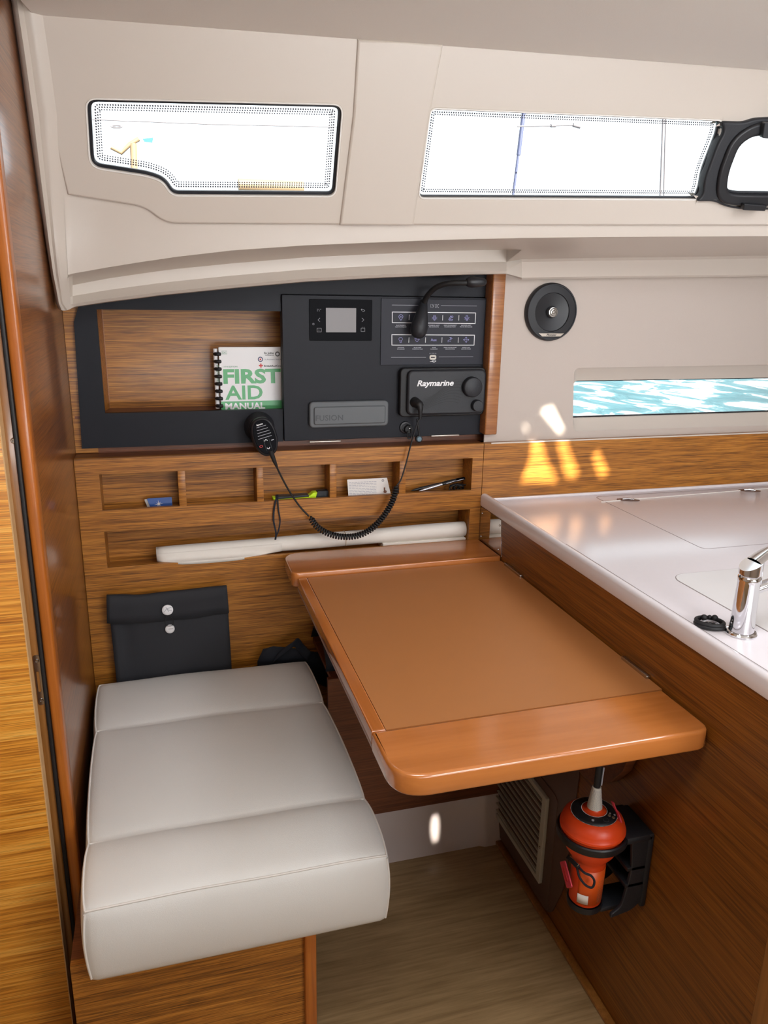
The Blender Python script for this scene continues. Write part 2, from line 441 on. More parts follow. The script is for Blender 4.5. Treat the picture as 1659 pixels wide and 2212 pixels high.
# ceiling: headliner panel with an edge lip; added cut-outs further aft shape the sun patches
CZ = 2.072
e0, e1, e2 = tp(52, 36), tp(830, 86), tp(2200, 179)
SUN = Vector((-.30, .75, -.58)).normalized()
def back(px, py, y=2.05):
    p = atY(px, py, y); t = (CZ - p.z) / SUN.z
    p = p + SUN * t; return (p.x, p.y)
patches = [
    [(1150, 950), (1166, 950), (1186, 1008), (1212, 1050), (1200, 1062), (1122, 1060), (1128, 1036), (1146, 990)],
    [(1196, 952), (1222, 955), (1254, 1036), (1244, 1052), (1222, 1050)],
    [(1272, 988), (1292, 974), (1318, 1034), (1310, 1046), (1294, 1048)],
    [(1258, 956), (1266, 954), (1274, 976), (1268, 982)],
]
holes = [[back(*p) for p in pp] for pp in patches]
holes.append([back(*p, 2.07) for p in [(1152, 890), (1192, 878), (1228, 952), (1206, 954)]])
holes.append([back(*p, 2.07) for p in [(1118, 918), (1132, 916), (1154, 950), (1136, 952)]])
cx = sum(h[0] for h in holes[0]) / len(holes[0])
ceil_out = [(-.215, -1.5), (2.7, -1.5), (2.7, e2.y - .02), (min(e2.x, 2.69), e2.y), (e1.x, e1.y), (e0.x, e0.y), (-.19, e0.y - .015), (-.205, e0.y - .12)]
cf = frame((0, 0, CZ), (1, 0, 0), (0, 1, 0))
# frame's N = +Z; we want the underside at CZ, so the front plane is CZ+t
struct(poly('ceiling', ceil_out, cf @ Matrix.Translation((0, 0, .03)), M['headliner'], .03, None, holes, 0))
# ceiling slope: edges of the trunk above headliner
struct(box('trim_4', -.6, 2.7, 1.2, 1.95, 2.14, 2.2, M['liner']))
# enclosing shell behind and beside the camera
struct(box('wall_rear', -1.4, 2.7, -1.53, -1.5, 0, 2.2, M['liner']))
struct(box('wall_right', 2.7, 2.73, -1.5, 2.35, 0, 2.2, M['liner']))
struct(box('wall_port', -1.43, -1.4, -1.5, 1.5, 0, 2.2, M['liner']))
struct(box('trim_5', -1.4, -.2, -1.5, 1.46, 2.16, 2.2, M['headliner']))

# ---- left bulkhead with its jamb, gasket, door stop and door
struct(box('wall_left', -.246, -.226, 1.446, 2.36, 0, 2.2, M['teak_gloss'], bev=.001))
jamb = thing('door_frame', 'orange varnished door jamb with black rubber gasket at left edge', 'door frame', (-.24, 1.44, 0))
box('edge_trim', -.2435, -.2225, 1.4335, 1.47, 0, 2.2, M['trimwood'], jamb, .006, seg=4)
box('gasket', -.2505, -.2435, 1.430, 1.46, 0, 2.2, M['rubber'], jamb, .002, label='black rubber gasket')
box('stop', -.285, -.2505, 1.437, 1.47, 0, 2.2, M['framewood'], jamb, .002)
def screw(x, y, z, par, r=.004, fr=None):
    mt = fr or frame((x, y, z), (1, 0, 0), (0, 0, 1))
    return lathe('screw', [(0, .0006), (r * .35, .0006), (r * .42, .0018), (r * .8, .0018), (r, .0004), (r, -.001)], mt, M['steel'], par, 16, label='silver screw')
p = atY(30, 952, 1.437); screw(p.x, p.y, p.z, jamb, .0055)
pa = atY(76, 1415, 1.437); pb = atY(88, 1522, 1.437)
st = poly('strike_plate', rr(-.2622, -.2512, pb.z, pa.z, .004), wallframe(1.4355), M['steel'], .0015, jamb, [rr(-.2592, -.2545, pb.z + .028, pa.z - .034, .001)], label='steel strike plate with a slot')
screw(-.2567, 1.4355, pa.z - .012, jamb, .0042); screw(-.2567, 1.4355, pb.z + .010, jamb, .0042)
poly('slot_lining', rr(-.2594, -.2543, pb.z + .027, pa.z - .033, .001), wallframe(1.4366), M['framewood'], .001, jamb)
door = thing('door_1', None, None, (-.3, 1.38, 0)); door['kind'] = 'structure'
box('door_leaf', -.75, -.2605, 1.3815, 1.408, 0, 2.15, M['teak_door'], door, .001)
box('door_edge', -.2612, -.2592, 1.3815, 1.41, 0, 2.15, M['palelip'], door, 0, label='pale raw plywood edge')
struct(box('wall_door_side', -1.4, -.27, 1.47, 1.5, 0, 2.2, M['teak_door']))

# ---- hull side behind everything
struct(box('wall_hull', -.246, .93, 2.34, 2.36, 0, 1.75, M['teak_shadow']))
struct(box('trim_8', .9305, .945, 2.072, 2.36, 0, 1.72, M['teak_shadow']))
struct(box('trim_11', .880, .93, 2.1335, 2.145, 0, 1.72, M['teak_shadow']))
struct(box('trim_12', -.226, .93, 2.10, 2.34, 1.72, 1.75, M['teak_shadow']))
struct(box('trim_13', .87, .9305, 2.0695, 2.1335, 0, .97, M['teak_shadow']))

# right hull wall with recess for the long port window
WR = 2.07
xr = 2.7
rec = rpoly([P2(1240, 795, WR), (2.6, P2(1659, 785, WR)[1]), (2.6, P2(1659, 921, WR)[1]), P2(1237, 932, WR)], .022, 6)
struct(poly('wall_back', [(.905, 1.160), (xr, 1.160), (xr, 1.70), (.905, 1.66)], wallframe(WR), M['hullwall'], .004, None, [rec], 0))
gx0, gz1 = P2(1238, 822, 2.105); _, gz0 = P2(1235, 903, 2.105)
gin = rpoly([(gx0, gz1), (2.56, gz1), (2.56, gz0), (gx0, gz0)], .014, 6)
rows = [[(q[0], WR, q[1]) for q in rec + rec[:1]],
        [(q[0] * .97 + s[0] * .03, WR + .006, q[1] * .9 + s[1] * .1) for q, s in zip(rec + rec[:1], gin + gin[:1])],
        [(s[0], 2.10, s[1]) for s in gin + gin[:1]],
        [(s[0], 2.12, s[1]) for s in gin + gin[:1]]]
struct(loft('trim_6', rows, M['liner'], ang=50))
w = thing('window_1', None, None, (1.8, 2.14, 1.27)); w['kind'] = 'structure'
poly('gasket', offset(gin, -.002), wallframe(2.1145), M['rimblack'], .004, w, [offset(gin, .004)])
poly('pane', offset(gin, .0005), wallframe(2.1165), M['glass'], .005, w)

# ---- trunk windows
def window(name, hole, dots_rows, rim):
    w = thing(name, None, None, TF @ Vector((hole[0][0], hole[0][1], 0))); w['kind'] = 'structure'
    poly('gasket', offset(hole, -.002), TF @ Matrix.Translation((0, 0, -.012)), M['rimblack'], .01, w, [offset(hole, rim)], .0015)
    poly('pane', offset(hole, -.001), TF @ Matrix.Translation((0, 0, -.023)), M['glass'], .006, w)
    lip = poly('lip', offset(hole, -.0025), TF @ Matrix.Translation((0, 0, .0018)), M['piping'], .006, w, [offset(hole, .0006)], .0008)
    # rows of small printed dots round the pane
    bm = bmesh.new()
    for k, off in enumerate(dots_rows):
        ring = offset(hole, off)
        pts = [Vector(p) for p in ring + ring[:1]]
        step = .0052; acc = step * .5 * (k % 2)
        for a, b in zip(pts, pts[1:]):
            l = (b - a).length
            while acc < l:
                c = a + (b - a) * (acc / l)
                r = .0020 * (1 - .1 * k)
                vs = [bm.verts.new(TF @ Vector((c.x + r * math.cos(t * PI / 3), c.y + r * math.sin(t * PI / 3), -.0222))) for t in range(6)]
                bm.faces.new(vs); acc += step
            acc -= l
    d = fin('dot_border', bm, M['dot'], w, False); d['kind'] = 'stuff'
    return w
window('window_2', win1, [.013, .0175, .022], .0065)
window('window_3', win2, [.009, .0135], .0035)
port = thing('window_4', None, None, TF @ Vector((1.4, 0, 0))); port['kind'] = 'structure'
poly('outer_frame', port_out, TF @ Matrix.Translation((0, 0, .012)), M['softblack'], .03, port, [offset(port_in, -.012)], .005, label='black opening port frame')
ring2 = offset(port_in, -.013)
poly('sash', offset(port_in, -.030), TF @ Matrix.Translation((0, 0, .020)), M['black'], .02, port, [offset(port_in, -.004)], .006)
poly('seal', offset(port_in, -.005), TF @ Matrix.Translation((0, 0, .008)), M['softblack'], .012, port, [port_in], .002)
poly('pane', offset(port_in, -.002), TF @ Matrix.Translation((0, 0, -.006)), M['glass'], .006, port)
# hinge block and latch
hb = [tuv(*q) for q in [(1635, 259), (1720, 262), (1716, 300), (1630, 292)]]
poly('hinge_block', rpoly(hb, .004), TF @ Matrix.Translation((0, 0, .034)), M['darkgrey'], .016, port, (), .002, label='dark grey hinge block')
def T3(px, py, off): return tp(px, py) + TN * off
bm_pts = [tuv(*q) for q in [(1592, 432), (1641, 436), (1637, 448), (1590, 446)]]
hk = poly('latch', rpoly(bm_pts, .003), TF @ Matrix.Translation((0, 0, .034)), M['black'], .016, port, (), .002, label='black cam lever latch')
tube('post', [T3(1627, 440, .03), T3(1621, 420, .045), T3(1617, 404, .05)], .0095, M['softblack'], hk, 4, radii=[1.1, 1.05, .8])
tube('hub', [T3(1610, 400, .035), T3(1624, 406, .052)], .0125, M['softblack'], hk, 5)
tube('lever', [T3(1628, 400, .05), T3(1660, 374, .055), T3(1700, 340, .055), T3(1740, 308, .05)], .0068, M['softblack'], hk, 4)
lathe('pin', [(0, .003), (.007, .003), (.008, 0), (.008, -.02)], frame(T3(1605, 399, .036), TU, TV), M['greyprint'], hk, 20)

# ================================================================== CONSOLE (instrument panel)
D = 2.09
con = thing('instrument_console', 'slate black instrument console with an open book niche and hinged door panel', 'instrument panel', (.37, 2.1, 1.165))
topl = [P2(a, b, 2.1) for a, b in [(150, 690), (165, 662), (300, 646), (500, 622), (830, 598), (1062, 590)]]
x_l0 = P2(178, 968, 2.1); x_r0 = P2(1047, 940, 2.1)
out = [(-.216, 1.165), (.958, 1.165), (.958, 1.68), (.5, 1.66), (.1, 1.62), (-.19, 1.565), (-.207, 1.50)]
nic = [(-.150, 1.259), (.3275, 1.259), (.3275, 1.529), (-.150, 1.529)]
doorhole = [(.3275, 1.1655), (.9455, 1.1655), (.9455, 1.574), (.3275, 1.574)]
whole = [(-.208, 1.181), (.316, 1.181), (.316, 1.271), (-.1445, 1.271), (-.1445, 1.531), (.316, 1.531), (.316, 1.5756), (.923, 1.5756), (.923, 1.69), (.5, 1.68), (.1, 1.63), (-.155, 1.585), (-.181, 1.5515), (-.1995, 1.500)]
poly('fascia', whole, wallframe(2.1), M['slate'], .016, con)
dpan = poly('door', rr(.3174, .9108, 1.1835, 1.5735, .003), wallframe(D), M['slate'], .018, con, (), .0012)
sc = atY(629, 635, 2.085); lathe('catch', [(0, .003), (.003, .002), (.004, -.002)], wallframe(2.096, sc.x, sc.z), M['white'], dpan, 12, label='tiny bright catch')
for a, b, z_ in ((668, 735, 952), (930, 990, 940)):
    p0 = atY(a, z_ + (2 if a < 700 else 1), 2.088); p1 = atY(b, z_ - (2 if a < 700 else 0), 2.088)
    box('hinge', p0.x, p1.x, 2.08, 2.092, p0.z - .002, p0.z + .0015, M['brassy'], con, .0008, label='slim metal hinge')
# niche box behind
niche = thing('book_niche', 'teak lined open niche behind the slate console holding the manual', 'niche', (.1, 2.17, 1.25))
box('back', -.225, .55, 2.245, 2.255, 1.16, 1.62, M['teak'], niche)
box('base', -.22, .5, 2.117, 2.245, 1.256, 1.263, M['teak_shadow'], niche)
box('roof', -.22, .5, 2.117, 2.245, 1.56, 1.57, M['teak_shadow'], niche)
loft('side', [[(-.163, 2.117, 1.263), (-.163, 2.117, 1.56)], [(-.1415, 2.245, 1.263), (-.1415, 2.245, 1.56)]], M['teak'], niche)
box('corner_bead', -.1415, -.1395, 2.242, 2.246, 1.263, 1.56, M['trimred'], niche)
# teak strip left of the console
struct(box('trim_7', -.2255, -.17, 2.118, 2.15, 1.165, 1.56, M['teak']))
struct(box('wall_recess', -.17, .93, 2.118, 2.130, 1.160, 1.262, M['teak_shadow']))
struct(box('trim_14', .318, .93, 2.118, 2.130, 1.262, 1.68, M['slate']))
# trim post to the right
post = thing('corner_post', 'reddish wood end post right of the slate console', 'post', (.915, 2.05, 1.19))
pz = atY(1047, 940, 2.05); px1 = atY(1073.5, 938, 2.05)
box('board', pz.x, px1.x, 2.05, 2.102, pz.z, 1.665, M['trimred'], post, .004, seg=3)

# ---- lower shelf unit
shelf = thing('shelf_unit', 'teak shelf front with five pigeonholes above one long chart slot', 'shelf', (.35, 2.05, .5))
h1 = rr(-.1675, .8635, 1.0250, 1.1215, .0008, 1); h2 = rr(-.1675, .8635, .8665, .966, .0008, 1)
poly('front', [(-.2255, .30), (.897, .30), (.897, 1.164), (-.2255, 1.164)], wallframe(2.05), M['teak'], .014, shelf, [h1, h2], .0006)
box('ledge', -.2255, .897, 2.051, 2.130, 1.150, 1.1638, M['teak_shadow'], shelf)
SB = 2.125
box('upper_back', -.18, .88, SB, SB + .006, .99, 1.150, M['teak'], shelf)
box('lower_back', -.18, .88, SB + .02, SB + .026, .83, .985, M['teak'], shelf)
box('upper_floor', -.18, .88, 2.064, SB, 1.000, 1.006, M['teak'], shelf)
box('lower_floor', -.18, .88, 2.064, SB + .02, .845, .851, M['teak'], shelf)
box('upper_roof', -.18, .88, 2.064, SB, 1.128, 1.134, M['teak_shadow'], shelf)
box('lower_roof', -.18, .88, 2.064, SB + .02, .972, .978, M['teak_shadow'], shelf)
for s, x in ((-1, -.1735), (1, .8645)):
    box('end_panel', x, x + .006, 2.064, SB + .02, .845, 1.134, M['teak'], shelf)
for pxs in ((383.5, 399.5), (554, 568.5), (712.5, 727), (863.5, 877)):
    a = atY(pxs[0], 1020, 2.052); b = atY(pxs[1], 1018, 2.052)
    box('divider', a.x, b.x, 2.053, SB, 1.006, 1.128, M['teak'], shelf, .0006)
# right-hand teak strip behind the counter
struct(box('trim_9', .8985, 2.7, 2.05, 2.069, .93, 1.164, M['teak']))
struct(box('painted_highlight_strip', .92, 2.7, 2.049, 2.052, 1.1615, 1.1655, M['liner']))  # pale strip paints the light caught along the teak strip's top edge

# ---- locker under the table and gelcoat kick
lk = thing('under_table_locker', 'shade-coloured teak locker front behind and below the chart table', 'locker', (.6, 1.79, .2))
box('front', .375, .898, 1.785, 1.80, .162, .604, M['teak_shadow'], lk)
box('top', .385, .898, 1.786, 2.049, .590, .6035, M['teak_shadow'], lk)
kick = thing('hull_moulding', 'pale glossy gelcoat kick moulding along the floor under the locker', 'moulding', (.6, 1.78, 0))
rows = []
for x in (.1, .5, .83, .845, .86, .898):
    d = 0 if x < .84 else .008
    rows.append([(x, 1.84, .17), (x, 1.806 - d, .165), (x, 1.796 - d, .150), (x, 1.786 - d, .06), (x, 1.776 - d, .03), (x, 1.770 - d, 0)])
loft('face', rows, M['gelcoat'], kick)

# ================================================================== SEAT
seat = thing('bench_locker', 'teak seat box with a solid wood corner post under the white cushion', 'bench', (0, 1.23, 0))
box('panel', -.2255, .215, 1.235, 1.25, 0, .386, M['teak'], seat)
box('corner_post', .208, .232, 1.222, 1.25, 0, .386, M['trimwood'], seat, .004)
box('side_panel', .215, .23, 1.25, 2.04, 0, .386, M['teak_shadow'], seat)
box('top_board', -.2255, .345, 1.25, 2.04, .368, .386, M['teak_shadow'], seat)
cush = thing('seat_cushion', 'white leatherette bench cushion with three stitched sections', 'cushion', (.1, 1.6, .387))
CX0, CX1, CY0, CY1, CZ0, CZ1 = -.200, .358, 1.185, 1.992, .387, .562
seams = [1.345, 1.752]
def cwarp(v):
    x, y, z = v
    u = (x - CX0) / (CX1 - CX0); t = (y - CY0) / (CY1 - CY0); h = (z - CZ0) / (CZ1 - CZ0)
    # puff of the top by section
    bounds = [CY0, seams[0], seams[1], CY1]
    amp = 0
    for a, b in zip(bounds, bounds[1:]):
        if a <= y <= b:
            s = (y - a) / (b - a)
            amp = (max(0, math.sin(PI * s)) ** .45) * (.021 if a == seams[0] else .020)
    ux = max(0, min(1, u)); side = (max(0, math.sin(PI * ux)) ** .4)
    top = max(0, (h - .5) * 2)
    z2 = z + top * (amp * side - .004)
    z2 -= top * (.014 * max(0, 1 - t * 6) ** 1.6)
    # gentle sag/wrinkle
    z2 += top * .0012 * math.sin(x * 19 + y * 7) * side
    # front face bulge
    fr = max(0, 1 - t * 12)
    y2 = y - fr * .016 * (max(0, math.sin(PI * max(0, min(1, h)))) ** .7) * side ** .5
    # side bulge per section
    sb = 0.006 * math.sin(PI * max(0, min(1, h))) + amp * .35
    x2 = x + (1 if u > .5 else -1) * sb * abs(2 * u - 1) ** 4
    x2 += (-.010 + .026 * (1 - t)) * (1 - u) + (.012 * (1 - t) - .006) * u
    return Vector((x2, y2, z2))
def cushion_mesh():
    bm = bmesh.new(); nx, ny, nz = 44, 90, 14; r = .012
    def surf(u, v, w):
        p = Vector((CX0 + u * (CX1 - CX0), CY0 + v * (CY1 - CY0), CZ0 + w * (CZ1 - CZ0)))
        c = Vector((min(max(p.x, CX0 + r), CX1 - r), min(max(p.y, CY0 + r), CY1 - r), min(max(p.z, CZ0 + r), CZ1 - r)))
        d = p - c
        if d.length > 1e-9: p = c + d.normalized() * r
        return cwarp(p)
    cache = {}
    def vert(i, j, k):
        key = (i, j, k)
        if key not in cache: cache[key] = bm.verts.new(surf(i / nx, j / ny, k / nz))
        return cache[key]
    for i in range(nx):
        for j in range(ny):
            for k in (0, nz): bm.faces.new((vert(i, j, k), vert(i + 1, j, k), vert(i + 1, j + 1, k), vert(i, j + 1, k)))
        for k in range(nz):
            for j in (0, ny): bm.faces.new((vert(i, j, k), vert(i + 1, j, k), vert(i + 1, j, k + 1), vert(i, j, k + 1)))
    for j in range(ny):
        for k in range(nz):
            for i in (0, nx): bm.faces.new((vert(i, j, k), vert(i, j + 1, k), vert(i, j + 1, k + 1), vert(i, j, k + 1)))
    return bm
fin('cover', cushion_mesh(), M['leather'], cush, ang=75)
eps = .0035
def cpath(pts): return [cwarp(Vector(p)) for p in pts]
n = 60
zt = CZ1 - eps
yy = [CY0 + eps + (CY1 - CY0 - 2 * eps) * k / n for k in range(n + 1)]
xx = [CX0 + eps + (CX1 - CX0 - 2 * eps) * k / 30 for k in range(31)]
e2_ = .0034
tube('piping', cpath([(CX0 + e2_, y, CZ1 - e2_) for y in yy]), .0021, M['piping'], cush)
tube('piping', cpath([(CX1 - e2_, y, CZ1 - e2_) for y in yy]), .0021, M['piping'], cush)
tube('piping', cpath([(x, CY1 - e2_, CZ1 - e2_) for x in xx]), .0021, M['piping'], cush)
tube('piping', cpath([(x, CY0 + e2_, CZ1 - e2_) for x in xx]), .0021, M['piping'], cush)
for x in (CX0 + e2_, CX1 - e2_):
    tube('piping', cpath([(x, CY0 + e2_, CZ0 + .01 + (CZ1 - CZ0 - .02) * k / 12) for k in range(13)]), .0021, M['piping'], cush)
for s in seams:
    tube('seam', [v + Vector((0, 0, .0004)) for v in cpath([(x, s, CZ1) for x in xx])], .0016, M['piping'], cush)

# ================================================================== TABLE
tab = thing('chart_table', 'orange varnished chart table with brown leatherette writing inlay', 'table', (.6, 1.4, .82))
TZ = .86
tf = frame((0, 0, TZ), (1, 0, 0), (0, 1, 0))
fb = rpoly([(.3125, 1.124), (.3125, .983), (.8955, .983), (.8955, 1.131), (.60, 1.128)], [.004, .075, .03, .004, 0], 10)
poly('front_board', fb, tf, M['table'], .040, tab, (), .006)
poly('side_strip', [(.3125, 1.1255), (.338, 1.1255), (.338, 1.875), (.3125, 1.875)], tf, M['table_y'], .026, tab, (), .003)
poly('writing_inlay', [(.3385, 1.1265), (.8955, 1.1315), (.8955, 1.882), (.3385, 1.876)], tf @ Matrix.Translation((0, 0, -.0012)), M['inlay'], .02, tab, (), 0, label='brown leatherette inlay')
rb = rpoly([(.300, 1.883), (.8955, 1.888), (.8955, 2.046), (.300, 2.046)], [.02, .002, .002, .05], 8)
poly('rear_board', rb, tf @ Matrix.Translation((0, 0, .0115)), M['table'], .040, tab, (), .004)
# tray body below, following the board's corner
tray = rpoly([(.3135, 1.88), (.3135, 1.03), (.895, 1.03), (.895, 1.88)], [0, .02, 0, 0], 8)
poly('tray', tray, tf @ Matrix.Translation((0, 0, -.0265)), M['trayg'], .010, tab, (), .002, label='grey brown underside tray')
for a, b in (((1092, 1216), (1127, 1242)), ((1346, 1418), (1402, 1461))):
    p0 = at(*a, 0, .894); p1 = at(*b, 0, .894)
    h = box('hinge', .889, .8985, p1.y, p0.y, TZ - .002, TZ + .006, M['steel'], tab, .0015, label='steel hinge at the cabinet side')
    tube('hinge_pin', [(.8925, p1.y, TZ + .004), (.8925, p0.y, TZ + .004)], .0028, M['steel'], h, 3)
# support knee under the table
kp = [at(a, b, 0, .872) for a, b in ((1210, 1610), (1236, 1650), (1262, 1680), (1290, 1694), (1318, 1690), (1345, 1668), (1362, 1630))]
kp = [(-p.y, p.z) for p in kp]
kp = [(kp[0][0], .83)] + kp + [(kp[-1][0], .83)]
poly('support_knee', kp, frame((.872, 0, 0), (0, -1, 0), (0, 0, 1)), M['teak_shadow'], .022, tab, (), .002)

# ================================================================== GALLEY cabinet
gal = thing('galley_cabinet', 'tall teak galley cabinet side to the right of the chart table', 'cabinet', (1.3, 1.4, 0))
box('side_panel', .8995, .915, .80, 2.049, 0, .976, M['teak_y'], gal)
box('corner_post', .896, .93, .750, .80, 0, .976, M['framewood'], gal, .006)
box('front_panel', .93, 2.6, .765, .79, 0, .976, M['teak'], gal)
box('plinth', .880, .8995, .80, 1.785, 0, .012, M['framewood'], gal, .003)
# mirror plate
pc = [at(*q, 0, .8985) for q in [(1043, 1097), (1083, 1126), (1083, 1201), (1041, 1168)]]
mf = frame((.8975, 0, 0), (0, -1, 0), (0, 0, 1))
mp_ = poly('mirror_plate', [(-2.047, .868), (-pc[2].y, .868), (-pc[1].y, .973), (-2.047, .973)], mf, M['mirror'], .002, gal, (), .0004, label='mirror polished steel plate')
for y_, z_ in ((2.036, .955), (2.036, .883), (1.91, .883), (1.91, .955)):
    screw(.8975, y_, z_, gal, .003, frame((.8973, y_, z_), (0, -1, 0), (0, 0, 1)))
# vent
vent = thing('air_vent', 'slatted aluminium vent grille on the cabinet side below the table', 'vent', (.89, 1.66, .1))
vy0, vy1, vz0, vz1 = 1.503, 1.806, .082, .345
vf = frame((.8895, 0, 0), (0, -1, 0), (0, 0, 1))
poly('mounting_panel', rr(-1.835, -1.465, .02, .372, .02), frame((.894, 0, 0), (0, -1, 0), (0, 0, 1)), M['brownlam'], .006, vent, (), .001, label='brown laminate mounting panel')
poly('frame', rr(-vy1, -vy0, vz0, vz1, .002), frame((.884, 0, 0), (0, -1, 0), (0, 0, 1)), M['ventmetal'], .010, vent, [rr(-vy1 + .013, -vy0 - .021, vz0 + .014, vz1 - .014, .001)], .0012)
poly('backing', rr(-vy1 + .005, -vy0 - .005, vz0 + .005, vz1 - .005, .001), frame((.8925, 0, 0), (0, -1, 0), (0, 0, 1)), M['brownlam'], .002, vent)
ns = 11
for k in range(ns):
    z = vz0 + .026 + (vz1 - vz0 - .050) * k / (ns - 1)
    bm = bmesh.new(); bm_box(bm, .8835, .8895, vy0 + .019, vy1 - .011, z - .0013, z + .0013)
    fin('slat', bm, M['ventmetal'], vent)
screw(.884, 1.5135, .19, vent, .004, frame((.8838, 1.5135, .19), (0, -1, 0), (0, 0, 1)))
# brown laminate wider area
poly('laminate_field', rpoly([(-1.86, .016), (-1.455, .016), (-1.40, .16), (-1.385, .52), (-1.45, .80), (-1.86, .80)], .04), frame((.8965, 0, 0), (0, -1, 0), (0, 0, 1)), M['brownlam'], .002, gal, label='brown laminate field')

# countertop
ct = thing('countertop', 'white solid-surface galley countertop with raised rounded edge', 'countertop', (1.6, 1.4, .98))
box('slab', .905, 2.69, .82, 2.0495, .977, .990, M['counter'], ct, .001)
fpr = [(.8965, .976), (.8955, .980), (.8955, 1.004), (.899, 1.010), (.905, 1.0125), (.912, 1.0115), (.9165, 1.007), (.9195, .998), (.926, .992), (.934, .9902), (.934, .976)]
rows = [[(x, y, z) for x, z in fpr] for y in (.84, 1.2, 1.6, 2.0485)]
bm = bmesh.new()
V = [[bm.verts.new(p) for p in r] for r in rows]
for a, b in zip(V, V[1:]):
    for k in range(len(a)): bm.faces.new((a[k], a[(k + 1) % len(a)], b[(k + 1) % len(a)], b[k]))
bm.faces.new(V[0]); bm.faces.new(list(reversed(V[-1])))
fin('raised_edge', bm, M['counter'], ct, ang=40)
box('back_edge', .93, 2.69, 2.040, 2.0495, .989, .998, M['counter'], ct, .003)
cz = frame((0, 0, .9908), (1, 0, 0), (0, 1, 0))
def c2(px, py): p = at(px, py, 2, .9905); return (p.x, p.y)
# sink cover, worktop lid (top right) and joint lines
a_ = c2(1428, 1243)
sinkl = rpoly([a_, (2.3, c2(1659, 1206)[1] + .02), (2.3, .9), (c2(1659, 1398)[0] - .0, c2(1659, 1398)[1] - .05)], [.035, .03, .03, .03], 8)
sx0 = 1.062; sy1 = 1.372
sinkl = rr(sx0, 2.0, .86, sy1, .04, 8)
poly('joint', offset(sinkl, -.0008), cz @ Matrix.Translation((0, 0, -.0003)), M['seamgrey'], .0005, ct, [offset(sinkl, .0008)])
poly('sink_cover', offset(sinkl, .001), cz @ Matrix.Translation((0, 0, .0002)), M['lid'], .001, ct, (), 0)
b_ = c2(1520, 1186); print('lid corner', b_, a_, c2(1300, 1083), c2(1659, 1398), c2(1240, 1095))
lid2 = rpoly([(b_[0], b_[1]), (2.6, b_[1]), (2.6, 2.02), (b_[0], 2.02)], .02, 6)
poly('joint', offset(lid2, -.0008), cz @ Matrix.Translation((0, 0, -.0003)), M['seamgrey'], .0005, ct, [offset(lid2, .0008)])
for pts in ([c2(1298, 1084), c2(1420, 1074), c2(1659, 1055)],):
    tube('joint_bead', [(p[0], p[1], .9902) for p in pts], .0016, M['piping'], ct)
tube('joint_bead', [(c2(1240, 1095 + 0)[0] * 0 + .945, .86, .9905), (.945, 1.62, .9905)], .0012, M['seamgrey'], ct)
def ringpull(px, py, label):
    p = at(px, py, 2, .9905)
    t = thing('flush_ring_pull', label, 'ring pull', p, 'flush ring pulls on the counter lids')
    f = frame(p + Vector((0, 0, .0012)), (1, .12, 0), (0, 0, 1)); f = frame(p + Vector((0, 0, .0014)), Vector((1, -.45, 0)), Vector((.45, 1, 0)))
    lens = [(.034 * math.cos(a), .013 * math.sin(a)) for a in [2 * PI * k / 32 for k in range(32)]]
    poly('plate', lens, f, M['brownlam'], .002, t, (), .0005, label='dark recessed lens shaped plate')
    tube('bar', [f @ Vector((-.017, .0, .001)), f @ Vector((0, .001, .003)), f @ Vector((.017, .0, .001))], .003, M['chrome'], t, 3)
ringpull(1357, 1080, 'dark lens-shaped flush pull on the counter, the one nearer the shelf unit')
ringpull(1619, 1060, 'dark lens-shaped flush pull on the counter near the right picture edge')

# tap
fp = at(1600, 1369, 2, .99)
tapo = thing('mixer_tap', 'chrome single lever mixer tap standing at the counter edge', 'tap', (fp.x, fp.y, .99))
tF = Matrix.Translation((fp.x, fp.y, .9905))
lathe('base_ring', [(0, .0), (.0275, 0), (.028, .003), (.026, .006), (.0225, .007)], tF, M['chrome'], tapo, 40)
lathe('body', [(.0222, .004), (.0218, .02), (.0205, .06), (.0196, .102), (.0202, .106), (.0206, .109), (.0200, .113), (.0170, .116), (.0168, .119), (0, .120)], tF, M['chrome'], tapo, 48)
# lever head: slanted cap that runs out into a loop handle
bm = bmesh.new(); nseg = 32
secs = []
bot = []; top_ = []
for k in range(nseg):
    a = 2 * PI * k / nseg
    x, y = .0205 * math.cos(a), .0205 * math.sin(a)
    bot.append(bm.verts.new((x, y, .119 + .004 * math.cos(a) * 0 + (.0045 * (-math.cos(a) + 1)) * 0)))
    top_.append(bm.verts.new((x * 1.0, y * 1.0, .139 + .012 * math.cos(a))))
for k in range(nseg): bm.faces.new((bot[k], bot[(k + 1) % nseg], top_[(k + 1) % nseg], top_[k]))
bm.faces.new(top_); bm.faces.new(list(reversed(bot)))
bmesh.ops.bevel(bm, geom=[e for e in bm.edges if len(e.link_faces) == 2 and e.calc_face_angle(0) > .8], offset=.002, segments=2, affect='EDGES')
bm.transform(tF)
head = fin('lever_head', bm, M['chrome'], tapo, ang=35)
hp = [(.004, 0, .141), (.03, -.001, .158), (.06, -.002, .172), (.095, -.003, .183), (.12, -.004, .187)]
rowsL = []
for (x, y, z), wd, th in zip(spline(hp, 4), [.018, .0178, .0172, .016, .0145, .0135, .013, .0125, .012, .012, .012, .012, .012, .012, .012, .0115, .010], [.006] * 17):
    rowsL.append([tF @ Vector((x, y + wd * math.cos(a), z + th * .8 * math.sin(a))) for a in [2 * PI * k / 16 for k in range(17)]])
loft('lever', rowsL, M['chrome'], tapo, ang=60)
tube('spout', [tF @ Vector(q) for q in spline([(.012, 0, .086), (.05, -.004, .098), (.10, -.008, .112), (.16, -.012, .122), (.20, -.014, .118)], 5)], .0105, M['chrome'], tapo, 5)

